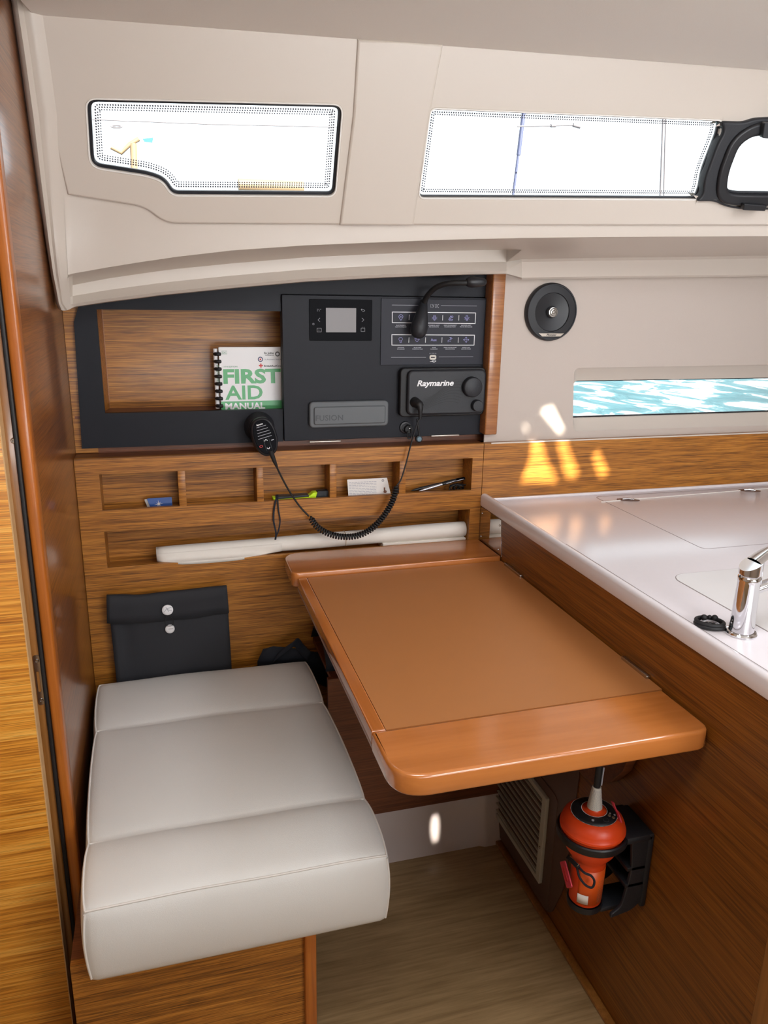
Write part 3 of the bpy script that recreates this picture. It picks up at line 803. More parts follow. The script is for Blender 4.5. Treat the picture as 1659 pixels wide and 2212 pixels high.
# black oval rubber ring with beads
ro = at(1532, 1352, 2, .993)
ringt = thing('rubber_ring', 'small black oval rubber ring with three bead knobs beside the tap', 'ring', (ro.x, ro.y, .991))
ov = []
for k in range(36):
    a = 2 * PI * k / 36
    ov.append(ro + Vector((.0245 * math.cos(a) * math.cos(-.7) - .0185 * math.sin(a) * math.sin(-.7), .0245 * math.cos(a) * math.sin(-.7) + .0185 * math.sin(a) * math.cos(-.7), .003)))
tube('band', ov, .0042, M['rubber'], ringt, 4, cyc=True)
tube('band_top', [v + Vector((0, 0, .006)) for v in ov], .0036, M['rubber'], ringt, 4, cyc=True)
lathe('steel_insert', [(.0135, -.002), (.0145, .0), (.0145, .005), (.0135, .006)], Matrix.Translation(ro + Vector((0, 0, .001))) @ Matrix.Rotation(-.7, 4, 'Z') @ Matrix.Diagonal((1.3, .95, 1, 1)), M['chrome'], ringt, 24)
for (px, py), r in (((1521, 1334), .0062), ((1533, 1333), .0042), ((1544, 1335), .0062)):
    p = at(px, py, 2, 1.004)
    bm = bmesh.new(); bmesh.ops.create_uvsphere(bm, u_segments=16, v_segments=10, radius=r, matrix=Matrix.Translation(p)); fin('bead', bm, M['rubber'], ringt, ang=80)

# ================================================================== DEVICES ON THE CONSOLE
def wf(y): return wallframe(y)
def quad(px0, py0, px1, py1, y):
    a = atY(px0, py0, y); b = atY(px1, py1, y); return a.x, b.x, b.z, a.z
# battery display
x0, x1, zb, zt_ = quad(668, 646, 803, 736, D - .002)
disp = thing('battery_monitor', 'gloss black square monitor with a grey screen and touch keys', 'monitor', ((x0 + x1) / 2, D, zb))
poly('bezel', rr(x0, x1, zb, zt_, .002), wf(D - .0035), M['glossblack'], .0035, disp, (), .0006)
sx0_, sx1_, szb, szt = quad(704, 665, 769, 718, D - .004)
poly('screen', rr(sx0_, sx1_, szb, szt, .0008), wf(D - .0042), M['lcd'], .0007, disp, label='blank grey screen')
def mark(s, px, py, size, m=M['greyprint'], par=disp, y=D - .0042, **k):
    p = atY(px, py, y); return text('marking', s, size, wallframe(y, p.x, p.z) @ Matrix.Translation((0, -size * .33, 0)), m, par, .0001, align='CENTER', **k)
def strokes(name, segs, y, r, m, par):
    """thin printed strokes given by pixel polylines on the plane y"""
    bm = bmesh.new()
    for pl in segs:
        P = [Vector(P2(a, b, y)) for a, b in pl]
        for a, b in zip(P, P[1:]):
            d = (b - a)
            if d.length < 1e-6: continue
            d.normalize(); nrm = Vector((-d.y, d.x)) * r; e = d * r * .6
            vs = [bm.verts.new((q.x, y, q.y)) for q in (a - e + nrm, b + e + nrm, b + e - nrm, a - e - nrm)]
            vb = [bm.verts.new((v.co.x, y + .0003, v.co.z)) for v in vs]
            bm.faces.new(vs); bm.faces.new(list(reversed(vb)))
            for i in range(4): bm.faces.new((vs[i], vb[i], vb[(i + 1) % 4], vs[(i + 1) % 4]))
    return fin(name, bm, m, par, False)
yD = D - .0043
def circ(cx, cy, r, n=12, a0=0, a1=360): return [(cx + r * math.cos(math.radians(a0 + (a1 - a0) * k / n)), cy + r * math.sin(math.radians(a0 + (a1 - a0) * k / n))) for k in range(n + 1)]
for sy in [[(691, 687), (687, 691), (691, 695)], [(782, 687), (786, 691), (782, 695)],
    [(685, 709), (694, 709), (694, 717), (685, 717), (685, 709)], [(689, 712), (689, 715)], [(780, 709), (780, 716), (788, 716), (788, 709), (780, 709)], [(782, 707), (783, 707)], [(786, 707), (787, 707)],
    [(780, 669), (786, 669), (788, 671), (786, 673), (783, 673)], [(782, 667), (780, 669), (782, 671)]]:
    strokes('key_symbol', [sy], yD, .00042, M['greyprint'], disp)
for sy in [[(a, b), (a + 1.5, b)] for a in (685, 688, 692) for b in (668,)] + [[(a, 671.5), (a + 1.5, 671.5)] for a in (685, 689)] + [circ(677, 700, 1.8, 8)]:
    strokes('dot_symbol', [sy], yD, .0005, M['greyprint'], disp)
# switch panel
x0, x1, zb, zt_ = quad(824, 646, 1048, 786, D - .002)
sw = thing('switch_panel', 'slate grey switch panel printed with two rows of five outlined symbols', 'switch panel', ((x0 + x1) / 2, D, zb))
ys = D - .004
poly('plate', rr(P2(823, 715, ys)[0], P2(1046, 715, ys)[0], P2(930, 788, ys)[1], P2(930, 646, ys)[1], .002), wf(ys + .0005), M['slate2'], .0035, sw, (), .0006)
yp = ys - .0002
W_ = .00062
def pxbox(x0, y0, x1, y1, sl0, sl1): return [(x0, y0), (x1, y0 + sl0), (x1 - 1, y1 + sl1), (x0, y1), (x0, y0)]
for sy in [[(847, 659), (909, 659.5)], [(953, 660), (1030, 661)], [(845, 772), (920, 772)], [(948, 771), (1022, 770.5)]]: strokes('rule', [sy], yp, .0005, M['greyprint'], sw)
strokes('upper_outline', [pxbox(847.5, 674, 1027.5, 697, 2, 2)], yp, .0009, M['white'], sw)
strokes('lower_outline', [pxbox(846.5, 723, 1025, 745.5, 1, 0)], yp, .0009, M['white'], sw)
for x, y0 in ((884, 680), (920, 680), (956.5, 681), (991.5, 681), (883.5, 729), (919.5, 729), (955, 729), (990, 729)): strokes('switch_divider', [[(x, y0), (x - .5, y0 + 11)]], yp, .0006, M['white'], sw)
text('lettering', '12V DC', .0135, wallframe(yp, P2(930, 664, yp)[0], P2(930, 664.5, yp)[1]), M['greyprint'], sw, .0001, width=.0245)
def anchor_lamp(cx, cy):
    s = [circ(cx, cy, 3.2, 8), [(cx - 2, cy - 3), (cx - 1.5, cy - 6), (cx + 1.5, cy - 6), (cx + 2, cy - 3)], [(cx - 1.8, cy + 3), (cx - 1, cy + 5), (cx + 1, cy + 5), (cx + 1.8, cy + 3)], [(cx - 1.5, cy), (cx + 1.5, cy)]]
    for a in (20, -20, 160, 200): s.append([(cx + 4.3 * math.cos(math.radians(a)), cy + 4.3 * math.sin(math.radians(a))), (cx + 6 * math.cos(math.radians(a)), cy + 6 * math.sin(math.radians(a)))])
    return s
pin = lambda cx, cy: [[(cx, cy + 6), (cx - 4, cy), (cx - 4.5, cy - 2.5), (cx - 3, cy - 5.5), (cx, cy - 6.5), (cx + 3, cy - 5.5), (cx + 4.5, cy - 2.5), (cx + 4, cy), (cx, cy + 6)], circ(cx, cy - 1.5, 1.2, 6)]
bulb = lambda cx, cy: [circ(cx, cy - 2, 4, 10), [(cx - 1.8, cy + 2), (cx - 1.5, cy + 5.5), (cx + 1.5, cy + 5.5), (cx + 1.8, cy + 2)]]
sail = lambda cx, cy: [[(cx - 5, cy + 3), (cx + 4, cy + 3), (cx + 2.5, cy + 5.5), (cx - 3, cy + 5.5), (cx - 5, cy + 3)], [(cx - 4, cy + 1.5), (cx, cy - 5), (cx, cy + 1.5), (cx - 4, cy + 1.5)], circ(cx + 3, cy - 2.5, 2, 8)]
pump = lambda cx, cy: [[(cx - 5, cy - 3), (cx + 4, cy - 3), (cx + 2, cy + 2.5), (cx, cy + 4.5), (cx - 3, cy + 2), (cx - 5, cy - 3)], [(cx - 2, cy - .5), (cx + 1.5, cy - .5)], [(cx + 4, cy - 3), (cx + 5, cy)]]
faucet = lambda cx, cy: [[(cx - 4, cy + 5), (cx - 4, cy + 1.5), (cx - 1, cy), (cx + 2.5, cy), (cx + 2.5, cy - 2.5), (cx + 5, cy - 2.5)], [(cx - 1, cy - 5), (cx + 3.5, cy - 5)], [(cx + 1, cy - 5), (cx + 1, cy - 2)], [(cx - 1, cy + 3), (cx + 1.5, cy + 3)]]
arrows = lambda cx, cy: [[(cx, cy - 6), (cx, cy + 6)], [(cx - 6, cy), (cx + 6, cy)], [(cx - 2, cy - 3.5), (cx, cy - 6), (cx + 2, cy - 3.5)], [(cx - 2, cy + 3.5), (cx, cy + 6), (cx + 2, cy + 3.5)], [(cx - 3.5, cy - 2), (cx - 6, cy), (cx - 3.5, cy + 2)], [(cx + 3.5, cy - 2), (cx + 6, cy), (cx + 3.5, cy + 2)]]
for fn, x, y in ((pin, 866, 686), (bulb, 902, 686), (anchor_lamp, 938.5, 687), (sail, 974, 687), (anchor_lamp, 1008.5, 687.5), (bulb, 865.5, 734.5), (pump, 901, 734), (faucet, 972, 734), (arrows, 1007, 734)):
    strokes('switch_symbol', fn(x, y), yp, .00048, M['lilac'], sw)
p = atY(937, 734, yp); text('lettering', 'Aux', .0105, wallframe(yp, p.x, p.z) @ Matrix.Translation((0, -.0035, 0)), M['lilac'], sw, .0001, align='CENTER')
for row, y in ((('ELECTRONICS\nELECTRONIQUES', 'NAV LIGHTS\nFEUX DE NAV', 'STEAMING LIGHT\nFEU DE ROUTE', 'DECK FLOODLIGHT\nECLAIRAGE PONT', 'ANCHOR LIGHT\nFEU DE MOUILLAGE'), 701.5), (('LIGHTING\nECLAIRAGE', 'BILGE PUMP\nPOMPE DE CALE', 'SPARE\nAUXILIAIRE', 'FRESH WATER PUMP\nGROUPE D\'EAU', 'REFRIG UNIT\nGROUPE FROID'), 749.5)):
    for s, x in zip(row, (866, 902, 937.5, 972.5, 1007)):
        p = atY(x, y, yp); text('caption', s, .0042, wallframe(yp, p.x, p.z) @ Matrix.Translation((0, -.003, 0)), M['greyprint'], sw, .0001, align='CENTER', bold=.0001)
p = atY(935, 763.5, yp); text('caption', '5V TYPE 2A', .0042, wallframe(yp, p.x, p.z) @ Matrix.Translation((0, -.0015, 0)), M['greyprint'], sw, .0001, align='CENTER')
x0, x1, zb, zt_ = quad(928, 767, 942, 777, yp)
poly('usb_port', rr(x0, x1, zb, zt_, .0045), wf(yp - .001), M['pages'], .0025, sw, [rr(x0 + .004, x1 - .004, (zb + zt_) / 2 - .0014, (zb + zt_) / 2 + .0014, .0005)], .0005, label='cream usb socket')
strokes('usb_symbol', [[(929, 781), (941, 780)], [(932, 781), (935, 778.5), (938, 778.5)], [(934, 781), (937, 783), (939, 783)], [(940, 778.8), (942, 780), (940, 781.2)]], yp, .0005, M['white'], sw)

# VHF radio
ry = 2.055
x0, x1, zb, zt_ = .648, .896, 1.249, 1.379
rad = thing('vhf_radio', 'black rounded marine radio with two knobs at lower right of console', 'radio', ((x0 + x1) / 2, D, zb))
poly('rear_body', rr(x0 - .006, x1 + .003, zb - .004, zt_ + .003, .014), wf(2.068), M['rubber'], .021, rad, (), .003)
poly('front_shell', rr(x0 + .012, x1, zb + .002, zt_ - .002, .016), wf(ry), M['softblack'], .016, rad, (), .006)
# wavy relief lines on the front
seg = []
for k in range(9):
    seg.append([(892 + k * 3 + t * 14, 889 - k * 3.5 - 22 * math.sin(t * .28) ** 2 * (1 + k * .12)) for t in range(0, 8)])
strokes('wave_relief', seg, ry - .0002, .0009, M['rubber'], rad)
a = atY(901, 834, ry - .001); b = atY(980, 832, ry - .001)
text('lettering', 'Raymarine', .022, wallframe(ry - .0006, a.x, a.z), M['white'], rad, .0003, bold=.0006, shear=.25, width=b.x - a.x, label='white radio maker lettering')
for (px, py), r, dd in (((1023, 837), .0285, .018), ((1033, 877), .0165, .016)):
    p = atY(px, py, ry - dd)
    lathe('knob', [(0, dd), (r * .88, dd), (r * .97, dd - .002), (r, dd - .005), (r * 1.02, 0), (0, 0)], wallframe(ry, p.x, p.z), M['softblack'], rad, 40)
jp = atY(903, 872, ry - .012)
plug = tube('cord_plug', spline([(jp.x - .006, ry, jp.z + .003), (jp.x, ry - .016, jp.z), (jp.x + .002, ry - .026, jp.z - .012), (jp.x + .002, ry - .028, jp.z - .042)], 6), .0088, M['rubber'], rad, 5, radii=[1.5] * 4 + [1.35] * 6 + [1] * 3 + [.8, .7, .62, .55, .5, .45])
lathe('plug_boss', [(0, .004), (.012, .004), (.0145, 0), (.0145, -.006)], wallframe(ry, jp.x - .006, jp.z + .003), M['rubber'], rad, 24)

# stereo cover
x0, x1, zb, zt_ = quad(669, 868, 840, 925, 2.07)
zt_ = atY(669, 869, 2.07).z; zb = atY(669, 926, 2.07).z
st = thing('stereo_cover', 'dark grey silicone cover over the stereo low on the console door', 'cover', ((x0 + x1) / 2, D, zb))
poly('shell', rr(x0, x1, zb, zt_, .012), wf(2.075), M['coverg'], .0155, st, (), .004)
poly('raised_face', rr(x0 + .012, x1 - .010, zb + .009, zt_ - .014, .006), wf(2.0705), M['coverg'], .006, st, (), .003)
a = atY(682, 909, 2.07); b = atY(741, 906, 2.07)
text('lettering', 'FUSION', .021, wallframe(2.0697, a.x, a.z), M['darkgrey'], st, .0003, bold=.0003, width=b.x - a.x, space=1.05, label='embossed dark lettering')

# small sockets below the radio
sp = atY(880, 926, 2.078)
so = thing('power_socket', 'round black power socket with a dangling looped cap below the radio', 'socket', (sp.x, D, sp.z))
lathe('socket_ring', [(0, .004), (.010, .004), (.012, .006), (.0165, .005), (.018, 0), (.018, -.004)], wallframe(D, sp.x - .003, sp.z + .002), M['black'], so, 32)
lathe('cap', [(0, .012), (.011, .011), (.0125, .008), (.0125, .002), (0, .002)], wallframe(D - .004, sp.x + .004, sp.z - .002), M['rubber'], so, 28)
q = atY(886, 928, 2.072)
lp = [atY(px, py, 2.07) for px, py in ((884, 921), (888, 925), (889, 936), (887, 946), (882, 947), (880, 940), (881, 932))]
tube('strap', spline(lp, 5), .0019, M['rubber'], so, 3)
lathe('painted_glint_screw', [(0, .001), (.0018, 0)], wallframe(2.0695, q.x - .002, q.z + .004), M['white'], so, 10)  # white colour paints a glint on this tiny cone
dp = [atY(px, py, 2.06) for px, py in ((901, 905), (903, 920), (905, 935), (906, 944))]
dg_ = thing('dangling_cap', 'blue-grey round cap hanging on a black strap behind the curly cord', 'cap', dp[-1])
tube('strap', spline(dp, 4), .0030, M['rubber'], dg_, 3)
c = atY(906, 949, 2.054)
lathe('button', [(0, .006), (.006, .0055), (.0075, .004), (.0082, 0), (.0082, -.005), (0, -.005)], wallframe(2.058, c.x, c.z), M['bluegrey'], dg_, 24, label='blue-grey round face')
lathe('rim', [(.0082, .003), (.0102, .002), (.0102, -.006), (.0082, -.006)], wallframe(2.058, c.x, c.z), M['rubber'], dg_, 24)

# gooseneck reading lamp
gl = thing('gooseneck_lamp', 'black gooseneck chart lamp arching over the switch panel', 'lamp', atY(907, 700, D))
hpx = [((915, 652), 2.07, .0105), ((912, 672), 2.055, .0150), ((909, 690), 2.048, .0205), ((906, 705), 2.045, .0238), ((904, 715), 2.046, .0235), ((903, 722), 2.05, .0195), ((902, 726), 2.054, .008)]
pp = [atY(a[0], a[1], y) for a, y, r in hpx]
hs = spline(pp, 4)
rs = []
for i in range(len(hpx) - 1):
    for k in range(4): rs.append(hpx[i][2] * (1 - k / 4) + hpx[i + 1][2] * k / 4)
rs.append(hpx[-1][2])
tube('mount', hs, 1, M['softblack'], gl, 6, radii=rs)
box('mount_foot', pp[3].x - .010, pp[3].x + .010, 2.05, D - .003, pp[3].z - .012, pp[3].z + .012, M['black'], gl, .003)
nk = [atY(a, b, y) for (a, b), y in (((915, 660), 2.065), ((920, 645), 2.05), ((931, 630), 2.03), ((948, 618), 2.01), ((972, 612), 1.99), ((1000, 611), 1.975), ((1018, 610), 1.97))]
tube('neck', spline(nk, 6), .0072, M['rubber'], gl, 5, radii=[1.1 - .1 * min(1, k / 14) for k in range(37)])
h0 = atY(1008, 609.5, 1.972); h1_ = atY(1052, 609, 1.965); ax = (h1_ - h0)
side = Vector((0, 1, 0)).cross(ax).normalized()
hf = frame(h0, side, ax.cross(side))
lathe('lamp_head', [(0, 0), (.0095, 0), (.0125, .004), (.0145, .012), (.0142, .022), (.0125, .036), (.0095, .048), (.005, ax.length - .002), (0, ax.length)], hf, M['black'], gl, 28)

# VHF handset on its holder
hc = atY(572, 944, 2.005)
hset = thing('radio_handset', 'black oval radio handset with white speaker lines clipped on console', 'handset', (hc.x, 2.02, 1.12))
# local frame tilted slightly (leans)
uax = (atY(598, 938, 2.005) - atY(548, 953, 2.005)).normalized()
hF = frame((hc.x, 2.005, hc.z), uax, Vector((0, 0, 1)).cross(Vector((0, 1, 0))) * 0 + Vector((-uax.z * 1.0, 0.10, uax.x)))
def egg(w, ht, wb, n=40):
    pts = []
    for k in range(n):
        a = 2 * PI * k / n; s = math.sin(a); c_ = math.cos(a)
        ww = w * (1 - .5 * (1 - wb) * (1 - s))
        pts.append((ww * math.copysign(abs(c_) ** .82, c_), ht * math.copysign(abs(s) ** .9, s)))
    return pts
hhx, hhz = .0345, .052
poly('body', egg(hhx, hhz, .92), hF, M['black'], .030, hset, (), .007)
poly('face_plate', egg(hhx - .006, hhz - .006, .92), hF @ Matrix.Translation((0, 0, .001)), M['glossblack'], .004, hset, (), .001)
def hline(pts, r, m, nm='marking'):
    bm = bmesh.new()
    for pl in pts:
        for a, b in zip(pl, pl[1:]):
            a = Vector(a); b = Vector(b); d = (b - a).normalized(); nn = Vector((-d.y, d.x)) * r
            vs = [bm.verts.new((q.x, q.y, .0014)) for q in (a + nn, b + nn, b - nn, a - nn)]; bm.faces.new(vs)
    bm.transform(hF); return fin(nm, bm, m, hset, False)
hline([[(-.014 - .001 * k, .029 - .0075 * k), (.012 + .0025 * k if k < 3 else .0185, .029 - .0075 * k)] for k in range(5)], .0006, M['greyprint'], 'speaker_lines')
hline([[(-.004, -.0105), (0, -.0065), (.004, -.0105)], [(-.003, -.029), (.001, -.033), (.005, -.029)]], .0007, M['white'], 'arrow_marks')
hline([[(-.006, -.004), (-.006, -.036)], [(.009, -.004), (.009, -.036)]], .0003, M['darkgrey'], 'key_outline')
hline([[(.0135, -.013), (.0205, -.0125)]], .0012, M['greyprint'], 'key_caption')
bm = bmesh.new(); el = [( -.0165 + .0045 * math.cos(2 * PI * k / 16), -.021 + .0032 * math.sin(2 * PI * k / 16), .0014) for k in range(16)]; inn = [(-.0165 + .0033 * math.cos(2 * PI * k / 16), -.021 + .0021 * math.sin(2 * PI * k / 16), .0014) for k in range(16)]
A_ = [bm.verts.new(q) for q in el]; B_ = [bm.verts.new(q) for q in inn]
for k in range(16): bm.faces.new((A_[k], A_[(k + 1) % 16], B_[(k + 1) % 16], B_[k]))
bm.transform(hF); fin('red_mark', bm, M['red'], hset, False)
text('lettering', 'Raymarine', .0052, hF @ Matrix.Translation((-.012, .0335, .0012)), M['white'], hset, .0001, bold=.0002, shear=.2, width=.017)
# holder behind the handset
hold = thing('handset_holder', 'round ribbed black holder disc behind the radio handset', 'holder', atY(562, 926, 2.09))
hcn = atY(563, 926, 2.07)
lathe('disc', [(0, .030), (.026, .030), (.030, .027), (.031, .020), (.034, .018), (.036, .012), (.040, .008), (.0415, 0), (.0415, -.001), (0, -.001)], frame((hcn.x, 2.0985, hcn.z), (1, 0, 0), (0, 0, 1)), M['softblack'], hold, 48)
box('clip', hcn.x - .012, hcn.x + .014, 2.035, 2.07, hcn.z - .03, hcn.z + .012, M['black'], hold, .004)
for k in range(14):
    a = math.radians(100 + k * 9); c = Vector((hcn.x + .0395 * math.cos(a), 2.0905, hcn.z + .0395 * math.sin(a)))
    tube('rib', [c, c + Vector((0, .007, 0))], .0013, M['rubber'], hold, 1)
# coiled cord: strain relief, straight leads, coil
cord = thing('coiled_cord', 'black coiled radio cord drooping from handset to radio plug', 'cord', (.45, 2.03, .87))
s0 = atY(587, 981, 2.004)
lead1 = [s0] + [atY(a, b, y) for (a, b), y in (((593, 997), 2.006), ((603, 1020), 2.012), ((622, 1056), 2.020), ((646, 1092), 2.023), ((667, 1115), 2.024))]
tube('lead', spline(lead1, 8), .0025, M['rubber'], cord, 3)
tube('strain_relief', [s0 + (lead1[1] - s0) * -.5, s0 + (lead1[1] - s0) * 1.0, lead1[1] + (lead1[2] - lead1[1]) * .5], .0066, M['rubber'], cord, 4, radii=[1.1, .8, .5])
coilpts = [atY(a, b, y) for (a, b), y in (((670, 1117), 2.022), ((684, 1137), 2.018), ((706, 1151), 2.014), ((735, 1159), 2.01), ((768, 1158), 2.008), ((797, 1146), 2.008), ((823, 1122), 2.01), ((843, 1092), 2.012), ((853, 1066), 2.015), ((857, 1049), 2.018))]
cp = spline(coilpts, 40)
# resample by arclength
L_ = [0]
for a, b in zip(cp, cp[1:]): L_.append(L_[-1] + (b - a).length)
tot = L_[-1]; turns = 46; stepn = 14; tot_n = turns * stepn
hel = []; j = 0; upv = Vector((0, 1, 0))
for i in range(tot_n + 1):
    s = tot * i / tot_n
    while j < len(L_) - 2 and L_[j + 1] < s: j += 1
    t = (s - L_[j]) / max(1e-9, L_[j + 1] - L_[j]); p = cp[j].lerp(cp[j + 1], t)
    tg = (cp[min(j + 1, len(cp) - 1)] - cp[max(j, 0)]).normalized()
    n1 = upv - tg * upv.dot(tg); n1.normalize(); n2 = tg.cross(n1)
    a = 2 * PI * i / stepn; R_ = .0066 * min(1, .35 + .65 * min(i, tot_n - i) / (stepn * 1.2))
    hel.append(p + n1 * (R_ * math.cos(a)) + n2 * (R_ * math.sin(a)))
tube('coil', hel, .0029, M['rubber'], cord, 2)
lead2 = [cp[-1]] + [atY(a, b, y) for (a, b), y in (((866, 1036), 2.022), ((876, 1005), 2.026), ((885, 970), 2.028), ((895, 935), 2.028), ((904, 908), 2.028))] + [Vector((jp.x + .002, ry - .028, jp.z - .040))]
tube('lead', spline(lead2, 8), .0022, M['rubber'], cord, 3)

# ================================================================== BOOK
bkY = 2.152
book = thing('first_aid_book', 'spiral bound white and green first aid manual leaning in the niche', 'book', (.25, 2.16, 1.25))
bl = atY(479, 890, bkY); tl = atY(471, 752, bkY); tr_ = atY(620, 757, bkY); br = atY(626, 890, bkY)
bU = Vector((1, 0, -.02)).normalized()
bF = frame((bl.x - .001, bkY, 1.264), Vector((1, 0, .0)), Vector((0, .03, 1)))
BW, BH = .185, tl.z - 1.264 + .002
poly('cover', rr(0, BW, 0, BH, .004, 3), bF, M['paper'], .0016, book, (), .0004)
poly('pages', rr(.006, BW - .003, .002, BH - .003, .001, 2), bF @ Matrix.Translation((0, 0, -.002)), M['pages'], .020, book, (), 0)
poly('back_cover', rr(0, BW, 0, BH, .004, 3), bF @ Matrix.Translation((0, 0, -.0222)), M['paper'], .0016, book, (), .0004)
def bp2(px, py):
    p = atY(px, py, bkY - .001); return (p.x - (bl.x - .001), p.z - 1.264)
def bt(s, px, py, px2, size, m, bold=0, ext=.00015, name='lettering', **k):
    a = bp2(px, py); b = bp2(px2, py)
    return text(name, s, size, bF @ Matrix.Translation((a[0], a[1], .0004)), m, book, ext, bold=bold, width=b[0] - a[0], **k)
gband = bp2(479, 868)[1]
poly('green_band', [(0.0005, .0005), (BW - .0005, .0005), (BW - .0005, gband + .0005), (.0005, gband + .0005)], bF @ Matrix.Translation((0, 0, .00025)), M['green'], .0003, book, label='green title band')
hF1 = bp2(483, 798)[1] - bp2(485, 828)[1]
bt('FIRST', 483, 828, 607, hF1 / .72 * 1.0, M['green'], .0021)
bt('AID', 487, 863, 568, (bp2(487, 833)[1] - bp2(487, 863)[1]) / .72, M['green'], .0012)
bt('MANUAL', 487, 884, 573, (bp2(487, 871)[1] - bp2(487, 884)[1]) / .72, M['white'], .0008)
bt('11TH EDITION', 482, 794, 513, .0055, M['greentext'], .0001)
bt('St John', 571, 765, 592, .0075, M['blackprint'], .0002)
bt('Ambulance', 573, 768.5, 592, .0042, M['blackprint'], .0001)
bt("St Andrew's First Aid", 572, 778, 611, .0048, M['greyprint'], .0001)
bt('BritishRedCross', 571, 792.5, 612, .0062, M['blackprint'], .0002)
def disc(name, px, py, r, m, par, z=.0004, n=20):
    c = bp2(px, py); pts = [(c[0] + r * math.cos(2 * PI * k / n), c[1] + r * math.sin(2 * PI * k / n)) for k in range(n)]
    return poly(name, pts, bF @ Matrix.Translation((0, 0, z)), m, .0003, par)
disc('emblem', 600, 765, .0066, M['blackprint'], book)
c = bp2(600, 765)
for a in (0, 45, 90, 135):
    d = (.0048 * math.cos(math.radians(a)), .0048 * math.sin(math.radians(a))); n_ = (-d[1] * .16, d[0] * .16)
    poly('emblem_star', [(c[0] + d[0] + n_[0], c[1] + d[1] + n_[1]), (c[0] - d[0] + n_[0], c[1] - d[1] + n_[1]), (c[0] - d[0] - n_[0], c[1] - d[1] - n_[1]), (c[0] + d[0] - n_[0], c[1] + d[1] - n_[1])], bF @ Matrix.Translation((0, 0, .0006)), M['white'], .0002, book)
disc('emblem', 563, 776.5, .0070, M['navy'], book); disc('emblem_centre', 563, 776.5, .0046, M['white'], book, .0006)
c = bp2(563, 776.5); poly('emblem_cross', rr(c[0] - .0022, c[0] + .0022, c[1] - .0022, c[1] + .0022, .0004), bF @ Matrix.Translation((0, 0, .0008)), M['red'], .0002, book)
c = bp2(564, 790); w_, l_ = .0017, .0055
poly('red_cross', [(c[0] - w_, c[1] + l_), (c[0] + w_, c[1] + l_), (c[0] + w_, c[1] + w_), (c[0] + l_, c[1] + w_), (c[0] + l_, c[1] - w_), (c[0] + w_, c[1] - w_), (c[0] + w_, c[1] - l_), (c[0] - w_, c[1] - l_), (c[0] - w_, c[1] - w_), (c[0] - l_, c[1] - w_), (c[0] - l_, c[1] + w_), (c[0] - w_, c[1] + w_)], bF @ Matrix.Translation((0, 0, .0004)), M['red'], .0003, book, label='red cross emblem')
c = bp2(479.5, 765.5); c1 = bp2(490.5, 758)
poly('logo_box', rr(c[0], c1[0], c[1], c1[1], .0005, 1), bF @ Matrix.Translation((0, 0, .0004)), M['greentext'], .0003, book, [rr(c[0] + .0008, c1[0] - .0008, c[1] + .0008, c1[1] - .0008, .0003, 1)])
bt('DK', 481, 764, 489, .0072, M['greentext'], .0001)
# comb binding: white spine tube with black-and-white rings
for k in range(8):
    z = .012 + k * (BH - .02) / 7.5
    ringp = []
    for q in range(13):
        a = math.radians(-30 + 240 * q / 12)
        ringp.append(bF @ Vector((-.004 - .0105 * math.cos(a) * 0 - .0095 * math.sin(a) * 1.0 + .003, z, -.011 + .0135 * math.cos(a))))
    tube('comb_ring', ringp, .0048, M['rubber'], book, 2, label='black binding comb')
tube('comb_spine', [bF @ Vector((-.0085, .004, -.011)), bF @ Vector((-.0085, BH - .004, -.011))], .0058, M['paper'], book, 4)
text('spine_lettering', 'FIRST AID', .011, bF @ Matrix.Translation((-.0025, BH * .72, -.002)) @ Matrix.Rotation(-PI / 2, 4, 'Z') @ Matrix.Translation((0, -.006, 0)), M['greentext'], book, .0001)

# ================================================================== THINGS IN THE PIGEONHOLES
def card(name, label, cat, quadpx, y0, y1, m, th=.0008, grp=None):
    t = thing(name, label, cat, atY(*quadpx[2], y0), grp)
    return t
def cardmesh(name, quadpx, yb, yt, m, par, th=.0009, rad=.003, label=None):
    # bottom corners at depth yb, top corners at yt (leans back)
    bl = atY(*quadpx[3], yb); brr = atY(*quadpx[2], yb)
    U = (brr - bl); f = frame(bl, U, Vector((0, yt - yb, .08)))
    inv = f.inverted()
    def pl(px, py):
        # intersect ray with the card plane
        n = Vector((f[0][2], f[1][2], f[2][2])); d = ray(px, py); t = (bl - CAM).dot(n) / d.dot(n); q = inv @ (CAM + d * t); return (q.x, q.y)
    o = poly(name, rpoly([pl(*q) for q in quadpx], rad, 4), f, m, th, par, label=label)
    return o, f, pl
YC = 2.085
t = thing('blue_card', 'blue card with a white compass star, front card in first pigeonhole', 'card', atY(345, 1096, YC), 'cards in the leftmost pigeonhole')
o, f, pl = cardmesh('card_body', [(317, 1077), (371, 1073.5), (373, 1102), (328, 1104)], YC, YC + .012, M['blue'], t)
c = pl(343, 1089)
star = []
for k in range(16):
    r = (.0115 if k % 4 == 0 else (.0075 if k % 2 == 0 else .0022)); a = 2 * PI * k / 16 + .1
    star.append((c[0] + r * math.cos(a), c[1] + r * math.sin(a)))
poly('compass_star', star, f @ Matrix.Translation((0, 0, .0004)), M['cardwhite'], .0004, t, label='white compass star')
for dx, yy_, lb in ((-3, YC + .006, 'white edged card directly behind the blue compass card'), (-5.5, YC + .011, 'white edged card hindmost behind the blue compass card')):
    t2 = thing('card', lb, 'card', atY(340, 1100, yy_), 'cards in the leftmost pigeonhole')
    cardmesh('card_body', [(317 + dx, 1078.5), (360, 1076), (366, 1103), (328 + dx, 1105)], yy_, yy_ + .012, M['cardwhite'], t2)

